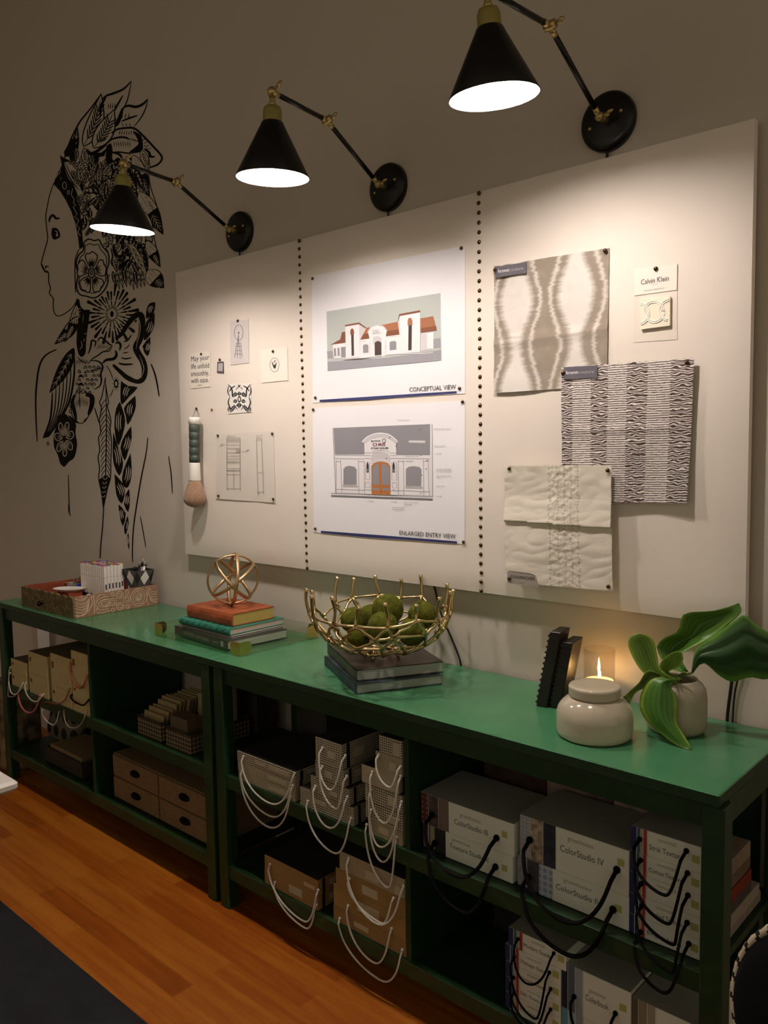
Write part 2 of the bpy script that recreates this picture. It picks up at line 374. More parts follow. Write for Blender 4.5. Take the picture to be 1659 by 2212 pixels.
# ------------------------------------------------------------------ flat artwork on a wall, paper or cover
def crop(ox, oy, sc):
    return lambda p: (ox + p[0] / sc, oy + p[1] / sc)
class Art(MB):
    """paint on a plane: to3(u, v, lift) gives the point"""
    def __init__(s, to3, tr=lambda p: p): super().__init__(); s.to3 = to3; s.tr = tr; s.lift = 0; s.k = 0
    def fill(s, poly, m=0, lift=None, smooth=0):
        if smooth:
            P = [Vector((x, y, 0)) for x, y in poly]; P = P + [P[0]]; P = curve(P, smooth)[:-1]; poly = [(p.x, p.y) for p in P]
        s.mi(m); L = s.lift if lift is None else lift; s.k += 1; L += s.k*3e-6
        s.flat([s.to3(*s.tr(p), L) for p in poly]); return s
    def line(s, pts, wd, m=0, lift=None, taper=1, n=5):
        """ribbon stroke; wd in crop pixels; taper 1 = pointed ends"""
        P = curve([Vector((x, y, 0)) for x, y in pts], n) if len(pts) > 2 else [Vector((x, y, 0)) for x, y in (pts[0], ((pts[0][0]+pts[1][0])/2, (pts[0][1]+pts[1][1])/2), pts[1])]
        L = s.lift if lift is None else lift; N = len(P); vs = []; L += s.k*3e-6 + 1.2e-6
        for i, p in enumerate(P):
            t = P[min(i+1, N-1)] - P[max(i-1, 0)]
            if t.length < 1e-9: t = Vector((1, 0, 0))
            t.normalize(); q = Vector((-t.y, t.x, 0)); f = i / (N-1)
            h = wd / 2 * ((1-taper) + taper * min(1, (4*f*(1-f)) ** .6) + .12*taper)
            vs += [s.to3(*s.tr((p + q*h)[:2]), L), s.to3(*s.tr((p - q*h)[:2]), L)]
        s.mi(m); s.add(vs, [(2*i, 2*i+1, 2*i+3, 2*i+2) for i in range(N-1)]); return s
    def ell(s, c, rx, ry, m=0, lift=None, n=20, a=0):
        return s.fill([(c[0] + rx*cos(t)*cos(a) - ry*sin(t)*sin(a), c[1] + rx*cos(t)*sin(a) + ry*sin(t)*cos(a)) for t in [2*pi*k/n for k in range(n)]], m, lift)
    def ring(s, c, rx, ry, wd, m=0, lift=None, n=20):
        return s.line([(c[0]+rx*cos(2*pi*k/n), c[1]+ry*sin(2*pi*k/n)) for k in range(n+1)], wd, m, lift, taper=0, n=2)
    def leaf(s, a, b, hw, style=0, wd=5, veins=5, bend=0):
        """style 0 outline, 1 solid with light veins, 2 tip half solid"""
        ax, ay = a; bx, by = b; dx, dy = bx-ax, by-ay; L = math.hypot(dx, dy); tx, ty = dx/L, dy/L; nx, ny = -ty, tx
        def pt(t, o):
            w = bend*sin(pi*t); return (ax + dx*t + nx*(o+w), ay + dy*t + ny*(o+w))
        prof = [(0, 0), (.08, .45), (.22, .85), (.42, 1), (.62, .86), (.82, .45), (1, 0)]
        Lf = [pt(t, hw*h) for t, h in prof]; Rt = [pt(t, -hw*h) for t, h in prof]
        if style != 1: s.fill(Lf + Rt[-2:0:-1], 1, smooth=2)
        if style == 1: s.fill(Lf + Rt[-2:0:-1], 0, smooth=2)
        elif style == 2:
            s.fill([pt(.5, hw*.98), pt(.62, hw*.86), pt(.82, hw*.45), pt(1, 0), pt(.82, -hw*.45), pt(.62, -hw*.86), pt(.46, -hw*.98)], 0)
        s.line(Lf, wd, 0, taper=.4, n=3); s.line(Rt, wd, 0, taper=.4, n=3)
        up = s.lift + 1e-6
        if style == 0:
            s.line([pt(0, 0), pt(.5, 0), pt(.92, 0)], wd*.7, 0)
            for k in range(veins):
                t = .15 + .6*k/veins
                s.line([pt(t, 0), pt(t+.1, hw*.35), pt(t+.18, hw*.62)], wd*.95, 0, n=3); s.line([pt(t, 0), pt(t+.1, -hw*.35), pt(t+.18, -hw*.62)], wd*.95, 0, n=3)
        else:
            t0 = .12 if style == 1 else .55
            s.line([pt(t0, 0), pt((t0+.9)/2, 0), pt(.92, 0)], wd*.8, 1, up)
            for k in range(veins):
                t = t0 + (.85-t0)*k/veins
                s.line([pt(t, 0), pt(t+.1, hw*.45)], wd*.7, 1, up); s.line([pt(t, 0), pt(t+.1, -hw*.45)], wd*.7, 1, up)
            if style == 2:
                for k in range(3): s.line([pt(.2+.1*k, hw*.3), pt(.3+.1*k, hw*.7)], wd*.7, 0); s.line([pt(.12+.1*k, -hw*.2), pt(.22+.1*k, -hw*.6)], wd*.7, 0)
                s.line([pt(0, 0), pt(.5, 0)], wd*.6, 0)
        return s
m_paint = mat('black mural paint', '0a0805', .7, spec=.2)
mural = thing('wall_mural', (-3.9, 0, 1.1), 'black line mural of a woman in profile with leaf headdress, painted on the wall', 'mural')
WALLP = lambda u, v, L: on(u, v, y=-.0008 - L)
def mart(tr): return Art(WALLP, tr)
w1 = crop(50, 160, 4.0975); w2 = crop(50, 650, 3.88); w3 = crop(100, 300, 6.144); w4 = crop(140, 600, 7.213)
MP = [m_paint, m_wall]
# face
a = mart(w1)
a.line([(270,965),(232,1080),(212,1180),(200,1260),(208,1370),(216,1460),(190,1560),(165,1650),(162,1690),(190,1740),(222,1755),(226,1840),(242,1895),(232,1940),(265,1985),(265,2040),(272,2100),(300,2140),(350,2130),(410,2090),(455,2040),(480,1985)], 9, taper=.3)
a.line([(165,1680),(190,1742),(222,1757)], 13); a.line([(202,1725),(200,1702),(228,1706)], 11)
a.line([(228,1312),(240,1268),(265,1250),(292,1278),(324,1274)], 20, taper=.8)
a.fill([(256,1362),(300,1365),(326,1412),(320,1446),(270,1465),(250,1420)], smooth=3); a.line([(282,1385),(300,1400),(296,1440)], 8, 1, .0008)
a.ell((300,1425), 9, 14, 1, .0008)
a.build('profile_face', MP, mural, normals=False)
# head band
a = mart(w3)
a.fill([(95,600),(130,500),(180,400),(205,350),(180,215),(215,240),(330,300),(240,310),(250,420),(290,520),(360,600),(400,700),(430,800),(450,960),(465,1130),(480,1300),(490,1430),(440,1470),(420,1300),(385,1120),(330,960),(255,810),(180,690)])
a.ring((241,620), 26, 46, 8, 1, .0006); a.ring((293,708), 14, 26, 7, 1, .0006)
a.line([(180,390),(185,440),(150,480),(130,520)], 7, 1, .0006); a.line([(195,500),(190,550)], 6, 1, .0006)
a.line([(350,660),(330,740),(370,800),(360,850),(390,880),(355,900),(410,1000),(375,1030),(430,1080),(400,1150),(440,1180),(420,1240),(455,1290)], 8, 1, .0006, n=1, taper=0)
a.build('head_band', MP, mural, normals=False)
# crown feathers
a = mart(w1)
a.line([(690,178),(600,300),(510,410),(470,480),(430,560),(390,660),(365,740)], 14, taper=.3)
a.leaf((535,640), (690,175), 70, 0, 11, 7, 30)
a.line([(958,60),(890,130),(800,170),(740,190),(700,220)], 18); a.line([(958,60),(925,220),(880,320),(815,430)], 9)
a.line([(735,200),(690,280),(682,372)], 22); a.line([(885,185),(830,280),(800,340)], 15)
for k in range(4): a.line([(760+k*18,255),(750+k*20,315)], 7)
a.line([(1103,220),(1060,265),(1000,290),(930,280),(880,300)], 22); a.line([(1103,220),(1085,300),(1040,390),(975,470)], 9)
a.line([(880,300),(860,370),(830,440),(790,470)], 30); a.line([(1015,365),(940,390),(865,420)], 15)
for k in range(3): a.line([(880+k*30,345),(872+k*28,400)], 7); a.line([(870+k*35,430),(890+k*30,470)], 7)
a.leaf((625,655), (805,315), 78, 0, 11, 7, 18)
a.leaf((420,770), (480,470), 30, 1, 7, 4, 10)
a.line([(780,525),(830,490),(900,478),(980,480),(1050,535),(1150,640),(1228,735),(1190,800),(1105,830)], 18, taper=.4)
a.fill([(970,500),(1040,540),(1060,620),(1050,680),(990,700),(940,690),(1000,640),(1020,600)], smooth=3)
a.line([(740,620),(790,575),(880,558),(960,580),(1030,600)], 16); a.line([(790,690),(850,690),(930,700),(1010,690)], 12)
for k in range(8): a.line([(800+k*20,590),(810+k*20,650)], 6)
for k in range(7): a.line([(860+k*20,500-abs(k-3)*3),(845+k*22,545)], 6)
a.line([(930,560),(970,590),(1025,605)], 7, 1, .0006)
for k in range(4): a.line([(950+k*17,575+k*3),(945+k*17,610)], 6, 1, .0006)
for k in range(4): a.line([(1050+k*20,590+k*25),(1090+k*12,570+k*28)], 8)
a.line([(1065,660),(1110,690),(1130,730),(1168,728)], 20); a.line([(1110,830),(1090,780),(1070,700)], 9)
a.line([(565,660),(590,700),(640,690),(700,650),(740,620)], 24); a.line([(560,690),(600,715),(680,710),(760,640)], 14)
a.line([(640,580),(700,585),(735,560)], 8)
a.build('crown_feathers', MP, mural, normals=False)
# headdress
a = mart(w3)
random.seed(9)
def in_poly(x, y, P):
    c_ = False
    for i in range(len(P)):
        (x1_, y1_), (x2_, y2_) = P[i], P[i-1]
        if (y1_ > y) != (y2_ > y) and x < (x2_-x1_)*(y-y1_)/(y2_-y1_)+x1_: c_ = not c_
    return c_
REG = [(260,330),(420,130),(780,200),(1000,200),(1200,250),(1330,480),(1370,800),(1440,1150),(1380,1400),(1330,1650),(1290,1800),(860,1800),(840,1500),(740,1340),(560,1290),(500,1320),(470,1050),(420,760)]
for j in range(15):
    for i in range(11):
        x = 290 + i*108 + (j % 2)*54 + random.uniform(-14, 14); y = 190 + j*108 + random.uniform(-14, 14)
        an = pi/2 + (x-760)/900*.5 + random.uniform(-.55, .55); L_ = random.uniform(150, 215)
        ex, ey = x + L_*cos(an), y + L_*sin(an)
        if in_poly(x, y, REG) and in_poly(ex, ey, REG): a.leaf((x, y), (ex, ey), random.uniform(30, 48), random.choice((0, 0, 1, 2)), 11, 3, random.uniform(-12, 12))
a.line([(250,310),(350,520),(455,640)], 10); a.line([(230,330),(300,500),(440,690)], 14); a.line([(455,640),(640,480),(650,380)], 9)
a.line([(500,690),(560,720),(640,715),(720,740),(670,790),(560,890),(460,1000)], 20, taper=.3)
a.line([(470,680),(570,650),(700,640),(760,560),(850,525),(900,530)], 16, taper=.3)
for p, q, h, st in [((470,640),(430,300),38,0),((475,630),(560,380),26,0),((450,630),(330,430),26,0),((395,280),(400,110),30,0),((520,320),(500,110),45,0),((560,540),(700,240),30,0),((640,560),(790,260),32,0),((690,620),(720,300),34,0),((760,490),(870,300),36,0),((830,340),(830,100),38,1),((600,330),(620,210),28,0),((300,330),(400,250),30,0),((340,420),(420,560),28,0),((560,640),(640,560),22,1),((700,700),(790,560),28,0),((790,750),(800,600),30,1),((560,880),(690,760),26,1),((640,900),(700,800),18,1),((450,900),(400,720),22,0),((500,980),(560,800),20,0),((700,880),(740,740),20,0),((520,1150),(500,1000),26,1),((590,1050),(580,920),20,1),((520,1290),(600,1160),20,0)]:
    a.leaf(p, q, h, st, 10, 4)
a.fill([(440,620),(475,560),(500,650),(470,700)])
a.fill([(380,290),(330,300),(300,230),(260,240),(230,180),(330,0),(400,0),(380,120)])
a.fill([(860,60),(880,160),(870,260),(900,300),(800,330),(790,200),(800,90)], smooth=2)
a.fill([(560,150),(620,190),(760,180),(800,120),(770,230),(690,240),(690,310),(640,330),(640,230),(570,210)])
a.line([(870,180),(960,200),(1010,260)], 30); a.line([(900,300),(960,270),(930,360)], 40); a.line([(1040,280),(1080,240),(1150,300),(1190,380)], 24)
for p, q, h, st in [((1090,330),(1250,600),60,1),((1150,210),(1370,780),85,2),((1260,150),(1370,420),50,0),((1180,400),(1290,660),45,1),((1100,500),(1200,700),50,1),((1150,700),(1290,940),45,1),((1230,700),(1550,1270),110,2),((1260,950),(1420,1300),60,0),((1330,1350),(1510,1700),70,2),((1230,1400),(1340,1830),62,1),((1110,1380),(1340,1830),50,0),((1130,1620),(1240,1830),26,1),((1340,1750),(1560,1980),110,2)]:
    a.leaf(p, q, h, st, 9, 4)
a.line([(1300,80),(1360,200),(1350,380),(1385,640),(1470,900),(1540,1180),(1550,1270)], 10, taper=.2)
a.line([(1360,1100),(1430,1300),(1480,1560),(1515,1700)], 10, taper=.2)
for k in range(5): a.line([(1345+k*10,850+k*22),(1400+k*12,840+k*26)], 9)
# swirls below the lamp
for k, wd in enumerate((26, 14, 10)):
    a.line([(900-k*14,1390),(910-k*14,1480),(950-k*8,1550+k*22),(1010+k*6,1540+k*18),(1000+k*16,1480)], wd)
a.ring((1025,1410), 26, 36, 12); a.ell((1025,1410), 10, 16)
a.line([(850,1440),(880,1560),(860,1640),(900,1710)], 18); a.line([(760,1380),(830,1420),(790,1450),(830,1500)], 10); a.ring((795,1405), 36, 22, 9)
a.fill([(960,1690),(1000,1640),(1090,1590),(1100,1620),(1060,1660),(1075,1690),(1030,1690),(1040,1720),(1000,1710),(990,1740),(960,1730)])
a.line([(930,1600),(1000,1620),(1060,1570)], 22); a.fill([(1040,1480),(1090,1440),(1110,1560),(1070,1560)])
for k in range(9):
    x = 890 + k*48; a.leaf((x-10, 1700+abs(4-k)*14), (x+34, 1950+(k*53) % 70), 20, 1 if k % 3 == 0 else 0, 8, 2, 6)
a.build('headdress', MP, mural, normals=False)
# big flower by the cheek
a = mart(w3)
a.line([(430,1470),(385,1600),(380,1760),(385,1960),(390,2040)], 14, taper=.2)
out = [(500,1370),(560,1330),(640,1350),(700,1340),(740,1420),(820,1520),(830,1640),(800,1760),(820,1880),(780,1990),(700,2080),(620,2110),(540,2090),(440,2060),(400,1950),(420,1800),(395,1660),(430,1540),(490,1480),(500,1370)]
a.line(out, 18, taper=0); a.line([(x*.86+85, y*.84+275) for x, y in out], 11, taper=0)
cx, cy = 600, 1780
for k in (1, 3, 0, 2, 4):
    th = 2*pi*k/5 - pi/2
    def pp(r, o): return (cx + r*cos(th+o)*.86, cy + r*sin(th+o)*1.22)
    P = [pp(44, -.25), pp(120, -.48), pp(190, -.52), pp(222, -.34), pp(214, -.14), pp(232, .05), pp(220, .25), pp(205, .45), pp(140, .52), pp(44, .25)]
    a.fill(P, 1, smooth=3); a.line(P, 15, taper=.2)
    for j in range(-4, 5): a.line([pp(60 if j % 2 else 75, j*.07), pp(110, j*.082), pp((150, 175, 135)[j % 3], j*.09)], 8, n=3)
a.ring((cx,cy), 42, 62, 16); a.ring((cx,cy-10), 20, 28, 8)
for k in range(9): a.line([(cx, cy), (cx+38*cos(k*.7), cy+56*sin(k*.7))], 6)
a.line([(780,1800),(840,1810),(790,1860),(830,1900)], 9)
a.build('cheek_flower', MP, mural, normals=False)
# sunburst
a = mart(w4)
cx, cy = 733, 565
a.ell((cx, cy), 28, 48)
N = 34
for k in range(N):
    th = 2*pi*k/N + .05; rr = 360 + 60*sin(k*2.7)
    if -pi*.75 < ((th+pi) % (2*pi)) - pi < -pi*.55: rr *= .75
    w = pi/N*.62
    for (r0, r1) in ((.30, .56), (.60, 1.0)):
        if r0 > .5 or k % 2: a.fill([(cx+rr*r0*cos(th-w*.6), cy+1.15*rr*r0*sin(th-w*.6)), (cx+rr*r1*cos(th-w), cy+1.15*rr*r1*sin(th-w)), (cx+rr*r1*1.04*cos(th), cy+1.15*rr*r1*1.04*sin(th)), (cx+rr*r1*cos(th+w), cy+1.15*rr*r1*sin(th+w)), (cx+rr*r0*cos(th+w*.6), cy+1.15*rr*r0*sin(th+w*.6))])
    a.line([(cx+60*cos(th+w), cy+80*sin(th+w)), (cx+rr*.32*cos(th), cy+1.15*rr*.32*sin(th))], 10)
a.build('sunburst', MP, mural, normals=False)
# wing with thick bands
a = mart(w4)
a.line([(790,950),(880,880),(970,740),(1070,620),(1150,570),(1200,620),(1200,800),(1170,950),(1110,1080),(1150,1190),(1210,1290),(1245,1430),(1215,1570),(1130,1610),(980,1560),(860,1460),(750,1355)], 92, taper=.75)
a.line([(960,820),(1060,690),(1140,640),(1175,740),(1160,900),(1120,1040),(1115,1110)], 9, 1, .0008); a.line([(1000,790),(1090,710),(1140,700),(1145,850),(1110,1000)], 8, 1, .0008)
a.line([(1160,1200),(1210,1330),(1230,1440),(1170,1560),(1080,1560),(985,1500)], 9, 1, .0008); a.line([(1030,1545),(1130,1580),(1200,1540)], 8, 1, .0008)
for pts, wd in [(([(915,998),(980,970),(1040,885)]), 22), ([(920,1112),(970,1085),(1012,1035)], 14), ([(898,1175),(998,1158)], 18), ([(875,1245),(950,1262),(1042,1245)], 20), ([(835,1330),(920,1350),(1068,1345)], 28), ([(790,1030),(830,1005),(870,1050),(850,1135)], 34), ([(585,1335),(650,1280),(760,1262),(805,1200),(785,1130)], 42), ([(740,1050),(700,1040),(640,990),(560,930),(500,1000)], 26), ([(370,1340),(420,1270),(500,1220),(600,1150),(690,1140),(742,1060)], 18), ([(740,1060),(700,1090),(610,1170)], 12), ([(360,1190),(400,1090),(420,980),(480,1000),(460,1080)], 26), ([(190,1220),(260,1300),(340,1330)], 14), ([(400,1300),(480,1290),(560,1330),(590,1400),(560,1500),(570,1600),(540,1690),(450,1740)], 26), ([(640,1360),(700,1450),(760,1600)], 12)]:
    a.line(pts, wd)
for k in range(12): a.line([(520+k*14,1020+k*3),(500+k*16,1120-k*2)], 5)
a.build('wing', MP, mural, normals=False)
# collar leaves and scales on the left
a = mart(w4)
a.fill([(185,330),(225,340),(240,430),(300,500),(390,500),(380,620),(340,900),(330,1040),(320,1180),(260,1235),(210,1180),(180,1000),(190,760),(120,640)], smooth=2)
a.line([(290,560),(280,700)], 8, 1, .0008); a.line([(250,980),(270,1060),(230,1120)], 9, 1, .0008); a.line([(300,880),(340,860)], 12, 1, .0008); a.line([(310,940),(290,1000)], 10, 1, .0008)
for k in range(4): a.line([(140+k*22,660-k*58),(250,600-k*40)], 14, 1, .0008)
a.leaf((190,420), (0,1000), 70, 2, 14, 5, -40)
for cx_, cy_, r_ in [(250,1560,46),(250,1690,50),(320,1490,26),(370,1850,54),(150,1860,34),(235,1490,18),(300,1420,14),(175,1610,12)]:
    a.fill([(cx_-r_, cy_), (cx_-r_*.5, cy_-r_), (cx_+r_*.4, cy_-r_*1.05), (cx_+r_, cy_+r_*.2), (cx_+r_*.3, cy_-r_*.3), (cx_-r_*.4, cy_-r_*.2)], smooth=2)
for j in range(7):
    for i in range(6):
        x = 190 + i*66 + (j % 2)*33; y = 1400 + j*66
        if x < 560 - j*12 and random.random() < .75: a.line([(x-24, y+8), (x-10, y-22), (x+12, y-20), (x+24, y+12)], 13, taper=.5); a.line([(x-10, y+16), (x+4, y+2), (x+12, y+18)], 7)
for k in range(16): a.line([(170+k*13, 1240+abs(8-k)*6), (175+k*13, 1330+(k*29) % 40)], 5)
for k in range(6): a.line([(400+k*28,1470-k*8),(420+k*28,1440-k*8),(440+k*28,1480-k*8)], 12)
a.line([(430,1560),(420,1640),(440,1720)], 8); a.ell((800,1650), 36, 70); a.ell((800,1650), 18, 36, 1, .0008)
for k in range(10): th = k*.63; a.line([(800+36*cos(th),1650+70*sin(th)),(800+62*cos(th),1650+115*sin(th))], 8)
a.line([(760,1720),(730,1800),(700,1860)], 10)
a.build('collar', MP, mural, normals=False)
a = mart(w2)
a.leaf((460,130), (265,362), 45, 2, 9, 4, -20); a.leaf((425,395), (222,770), 48, 1, 8, 6, -10)
for k in range(7):
    f = k/6; L_ = [(245,760),(238,900),(222,1010),(165,1150)]; R_ = [(428,440),(425,640),(372,880),(215,1140)]
    a.line([(L_[i][0]*(1-f)+R_[i][0]*f, L_[i][1]*(1-f)+R_[i][1]*f) for i in range(4)], 15 if k in (0, 6) else 9)
a.fill([(165,1152),(190,1095),(240,1090),(215,1140)])
a.line([(430,800),(412,850),(430,930),(445,1005)], 30); a.line([(522,790),(572,800),(575,870),(545,960)], 38); a.line([(478,700),(470,800),(478,910)], 5); a.line([(425,800),(400,860),(410,960),(450,1015),(500,1022),(550,960),(580,860),(565,790),(530,775),(505,740),(480,760),(455,745),(430,800)], 7, taper=0)
for k in range(9): a.line([(440+k*13,790+abs(4-k)*8),(446+k*11,880+abs(4-k)*4)], 4.5)
a.line([(380,960),(420,1000),(465,1022)], 20); a.line([(540,975),(500,1025)], 16); a.ring((395,870), 10, 20, 6); a.ring((395,925), 8, 16, 6)
a.build('left_wing', MP, mural, normals=False)
# small flower
a = mart(w2)
a.fill([(290,965),(350,945),(400,1000),(442,1030),(438,1110),(452,1200),(430,1310),(380,1350),(345,1390),(310,1360),(290,1290),(258,1220),(258,1120),(280,1040)], smooth=3)
for k in range(7):
    th = 2*pi*k/7 - .3
    P = [(345+r*cos(th+o)*.82, 1155+r*1.5*sin(th+o)) for r, o in ((18, 0), (62, -.33), (92, -.15), (96, .12), (64, .33), (18, 0))]
    a.line(P, 7, 1, .0008, taper=.2)
    for j in (-.12, .08): a.line([(345+26*cos(th+j)*.82,1155+26*1.5*sin(th+j)),(345+78*cos(th+j)*.82,1155+78*1.5*sin(th+j))], 6, 1, .0008)
a.build('small_flower', MP, mural, normals=False)
# long feather
a = mart(w2)
a.line([(690,640),(660,800),(640,850),(655,900),(640,1000),(650,1100),(632,1150),(642,1250),(628,1310),(640,1400),(633,1490),(655,1600),(672,1740)], 9, taper=.2)
a.line([(690,700),(715,850),(705,880),(735,1000),(728,1080),(740,1180),(735,1350),(732,1480),(705,1580),(672,1740)], 9, taper=.2)
a.line([(690,640),(697,900),(696,1200),(690,1450),(674,1740)], 9)
for k in range(16):
    y = 820 + k*42; a.line([(696,y),(668,y+35),(650,y+75)], 6, n=3)
    if k > 2: a.line([(696,y),(715,y+30),(728,y+66)], 6, n=3)
a.fill([(638,1495),(690,1460),(730,1485),(700,1600),(672,1740),(650,1600)])
for k in range(5): a.line([(688-k*3,1500+k*36),(665-k*2,1480+k*40)], 6, 1, .0008); a.line([(688-k*3,1500+k*36),(708-k*5,1475+k*38)], 6, 1, .0008)
a.line([(675,1735),(665,1900),(650,2050),(645,2158)], 10, taper=.2)
a.build('long_feather', MP, mural, normals=False)
# braid
a = mart(w2)
for poly in [[(820,670),(880,712),(960,725),(890,800),(825,870),(815,780)],[(940,795),(945,880),(920,960),(875,1040),(860,960),(845,900),(890,840)],[(810,845),(850,960),(850,1060),(800,1215),(770,1120),(765,1000),(780,900)],[(905,1050),(910,1150),(880,1260),(850,1340),(815,1230),(850,1130)],[(755,1100),(790,1210),(830,1320),(835,1390),(805,1465),(760,1370),(750,1250)],[(900,1275),(910,1400),(900,1510),(870,1568),(830,1530),(840,1420)],[(765,1450),(820,1510),(850,1580),(850,1630),(825,1700),(780,1620)],[(888,1575),(895,1680),(880,1770),(845,1700),(860,1620)],[(800,1705),(860,1780),(835,1890),(805,1780)],[(875,1800),(885,1860),(860,1960),(845,1900)],[(880,1940),(890,2000),(888,2090),(870,2000)], None, [(1106,10),(1105,60),(1085,110),(1032,150),(1035,70),(1060,20)],[(1100,95),(1100,200),(1060,290),(1010,330),(1030,180)],[(1065,300),(1065,400),(1040,465),(1000,380)]]:
    if poly is None: a.build('braid', MP, mural, normals=False); a = mart(w2); continue
    a.fill(poly, smooth=2)
    n_ = len(poly); cx = sum(p[0] for p in poly)/n_; cy = sum(p[1] for p in poly)/n_
    far = max(poly, key=lambda p: (p[0]-cx)**2+(p[1]-cy)**2); dx, dy = far[0]-cx, far[1]-cy; L = math.hypot(dx, dy); sz = L*.42; dx /= L; dy /= L
    q = min(14, sz*.28)
    for o in ((-1, 0, 1) if sz > 34 else (0,)):
        f = 1 - abs(o)*.25
        a.line([(cx-dy*q*o*1.2-dx*sz*f, cy+dx*q*o*1.2-dy*sz*f), (cx-dy*(q*o+5)*1.2, cy+dx*(q*o+5)*1.2), (cx-dy*q*o*1.2+dx*sz*f, cy+dx*q*o*1.2+dy*sz*f)], 7, 1, .0008, n=3)
a.build('hair_leaves', MP, mural, normals=False)
# shoulder and body lines
a = mart(w2)
a.line([(282,406),(210,440),(160,490),(130,570),(112,700),(105,820),(108,1000),(118,1180)], 14, taper=.6)
for pts, wd in [([(1072,528),(1100,600),(1120,680),(1140,800)], 13), ([(378,1455),(382,1600),(386,1720),(395,1805)], 8), ([(380,1700),(381,1790)], 7), ([(1045,1145),(1030,1280),(990,1480),(950,1720),(925,1900),(915,2100),(918,2190)], 11), ([(1218,1300),(1240,1450),(1250,1615)], 9), ([(982,1805),(1005,1930),(1028,2065)], 8), ([(598,895),(615,950),(635,1020)], 9)]: a.line(pts, wd, taper=.5)
for k in range(6): th = k; a.line([(208,1195),(208+18*cos(th),1195+24*sin(th))], 6)
a.build('body_lines', MP, mural, normals=False)

# ------------------------------------------------------------------ things pinned to the board
def onB(u, v, L): return on(u, v, y=BF - L)
def paper(name, quad, m, label, cat, amp=.0008, lift=.0016, nx=24, nz=24, curlb=0, colf=None, group=None, freq=9, edge=0, disp=None, pink=0):
    """sheet on the board between four photo corners (top left, top right, bottom right, bottom left)"""
    q = [onB(u, v, lift) for u, v in quad]; c = (q[0]+q[1]+q[2]+q[3])/4
    t = thing(name, c, label, cat, group)
    mb = MB(); vs = []; uv = []; cols = []
    for j in range(nz+1):
        for i in range(nx+1):
            s_, t_ = i/nx, j/nz
            p = (q[3]*(1-s_) + q[2]*s_)*(1-t_) + (q[0]*(1-s_) + q[1]*s_)*t_
            n = noise.noise(Vector((p.x*freq, 3.1, p.z*freq)))
            p.y -= amp*(n+.6) + curlb*(1-t_)**3*(.6+.4*sin(s_*7)) + (edge*sin(s_*23+t_*3)*.5 if edge else 0)
            if disp: p.y -= disp(s_, 1-t_)
            if pink:
                if i in (0, nx): p.x += pink*(1 if j % 2 else -1)*.5
                if j in (0, nz): p.z += pink*(1 if i % 2 else -1)*.5
            if edge:
                if i in (0, nx): p.x += edge*.6*noise.noise(Vector((p.z*40, i, 0)))
                if j in (0, nz): p.z += edge*.6*noise.noise(Vector((p.x*40, j, 5)))
            vs.append(p); uv.append((s_, t_))
            if colf: cols.append(colf(s_, t_, p))
    K = len(vs); vs += [Vector((p.x, p.y + .0007, p.z)) for p in vs]; uv = uv*2; cols = cols*2
    fs = []
    for j in range(nz):
        for i in range(nx): k = j*(nx+1)+i; fs.append((k, k+1, k+nx+2, k+nx+1)); fs.append((K+k, K+k+nx+1, K+k+nx+2, K+k+1))
    rim = [i for i in range(nx+1)] + [j*(nx+1)+nx for j in range(1, nz+1)] + [nz*(nx+1)+i for i in range(nx-1, -1, -1)] + [j*(nx+1) for j in range(nz-1, 0, -1)]
    E0 = len(vs); NR = len(rim)     # rim strip has its own vertices so the sheet's shading stays flat
    vs += [vs[i].copy() for i in rim] + [vs[i+K].copy() for i in rim]; uv += [uv[i] for i in rim]*2
    if cols: cols += [cols[i] for i in rim]*2
    for k in range(NR): fs.append((E0+k, E0+(k+1) % NR, E0+NR+(k+1) % NR, E0+NR+k))
    mb.add(vs, fs, False); mb.sm = [f < 2*nx*nz for f in range(len(fs))]; mb.uv = uv; mb.colr = cols or None
    mb.build('sheet', m, t); return t
tack_me = MB().mi(0).lathe([(.0052, 0), (.0056, .0012), (.0050, .0034), (.0034, .0050), (.0015, .0057), (1e-6, .0059)], n=18, M=Matrix.Rotation(pi/2, 4, 'X'))
tack_me.tube([(0, .007, 0), (0, 0, 0)], .0006, 6)
_t = [None]
def pin(u, v, label, lift=.003, m=None, dr=0, s=1.0):
    p = onB(u, v, lift)
    if _t[0] is None or m:
        o = tack_me.build('thumbtack', m or brz, None, local=True)
        if not m: _t[0] = o
    else: o = _t[0].copy(); COL.objects.link(o)
    o.location = p; o.scale = (s, s, s); tag(o, label, 'thumbtack', 'bronze thumbtacks on the pinboard' if not m else None)
    return o
m_white = mat('white bond paper', 'f3f1f4', .8, spec=.2)
m_card = mat('ivory card', 'f2e9dc', .7, spec=.25)
m_ink = mat('grey black ink', '2b2a2c', .8); m_inkl = mat('light grey ink', 'a9a6a4', .8); m_navy = mat('navy printed bar', '2b2f63', .7)
m_sky = mat('pale printed sky', 'b9c0bb', .8); m_road = mat('printed asphalt grey', '9b9aa0', .8); m_roof = mat('printed brown roof', '7a4c38', .8); m_roof2 = mat('printed light brown roof', 'a0694a', .8)
m_pw = mat('printed white wall', 'ece8ea', .8); m_dk = mat('printed dark brown', '3e3330', .8); m_gl = mat('printed grey glass', '8f8d92', .8); m_or = mat('printed orange door', 'b5723f', .8); m_red = mat('printed red letters', 'c8474a', .8)
m_line = mat('printed thin line', '77757a', .8); m_pwd = mat('printed shaded wall', 'cfcacd', .8)
ART = [m_white, m_ink, m_inkl, m_navy, m_sky, m_road, m_roof, m_roof2, m_pw, m_dk, m_gl, m_or, m_red, m_line, m_pwd]

onP = lambda u, v, L: onB(u, v, L - .0022)
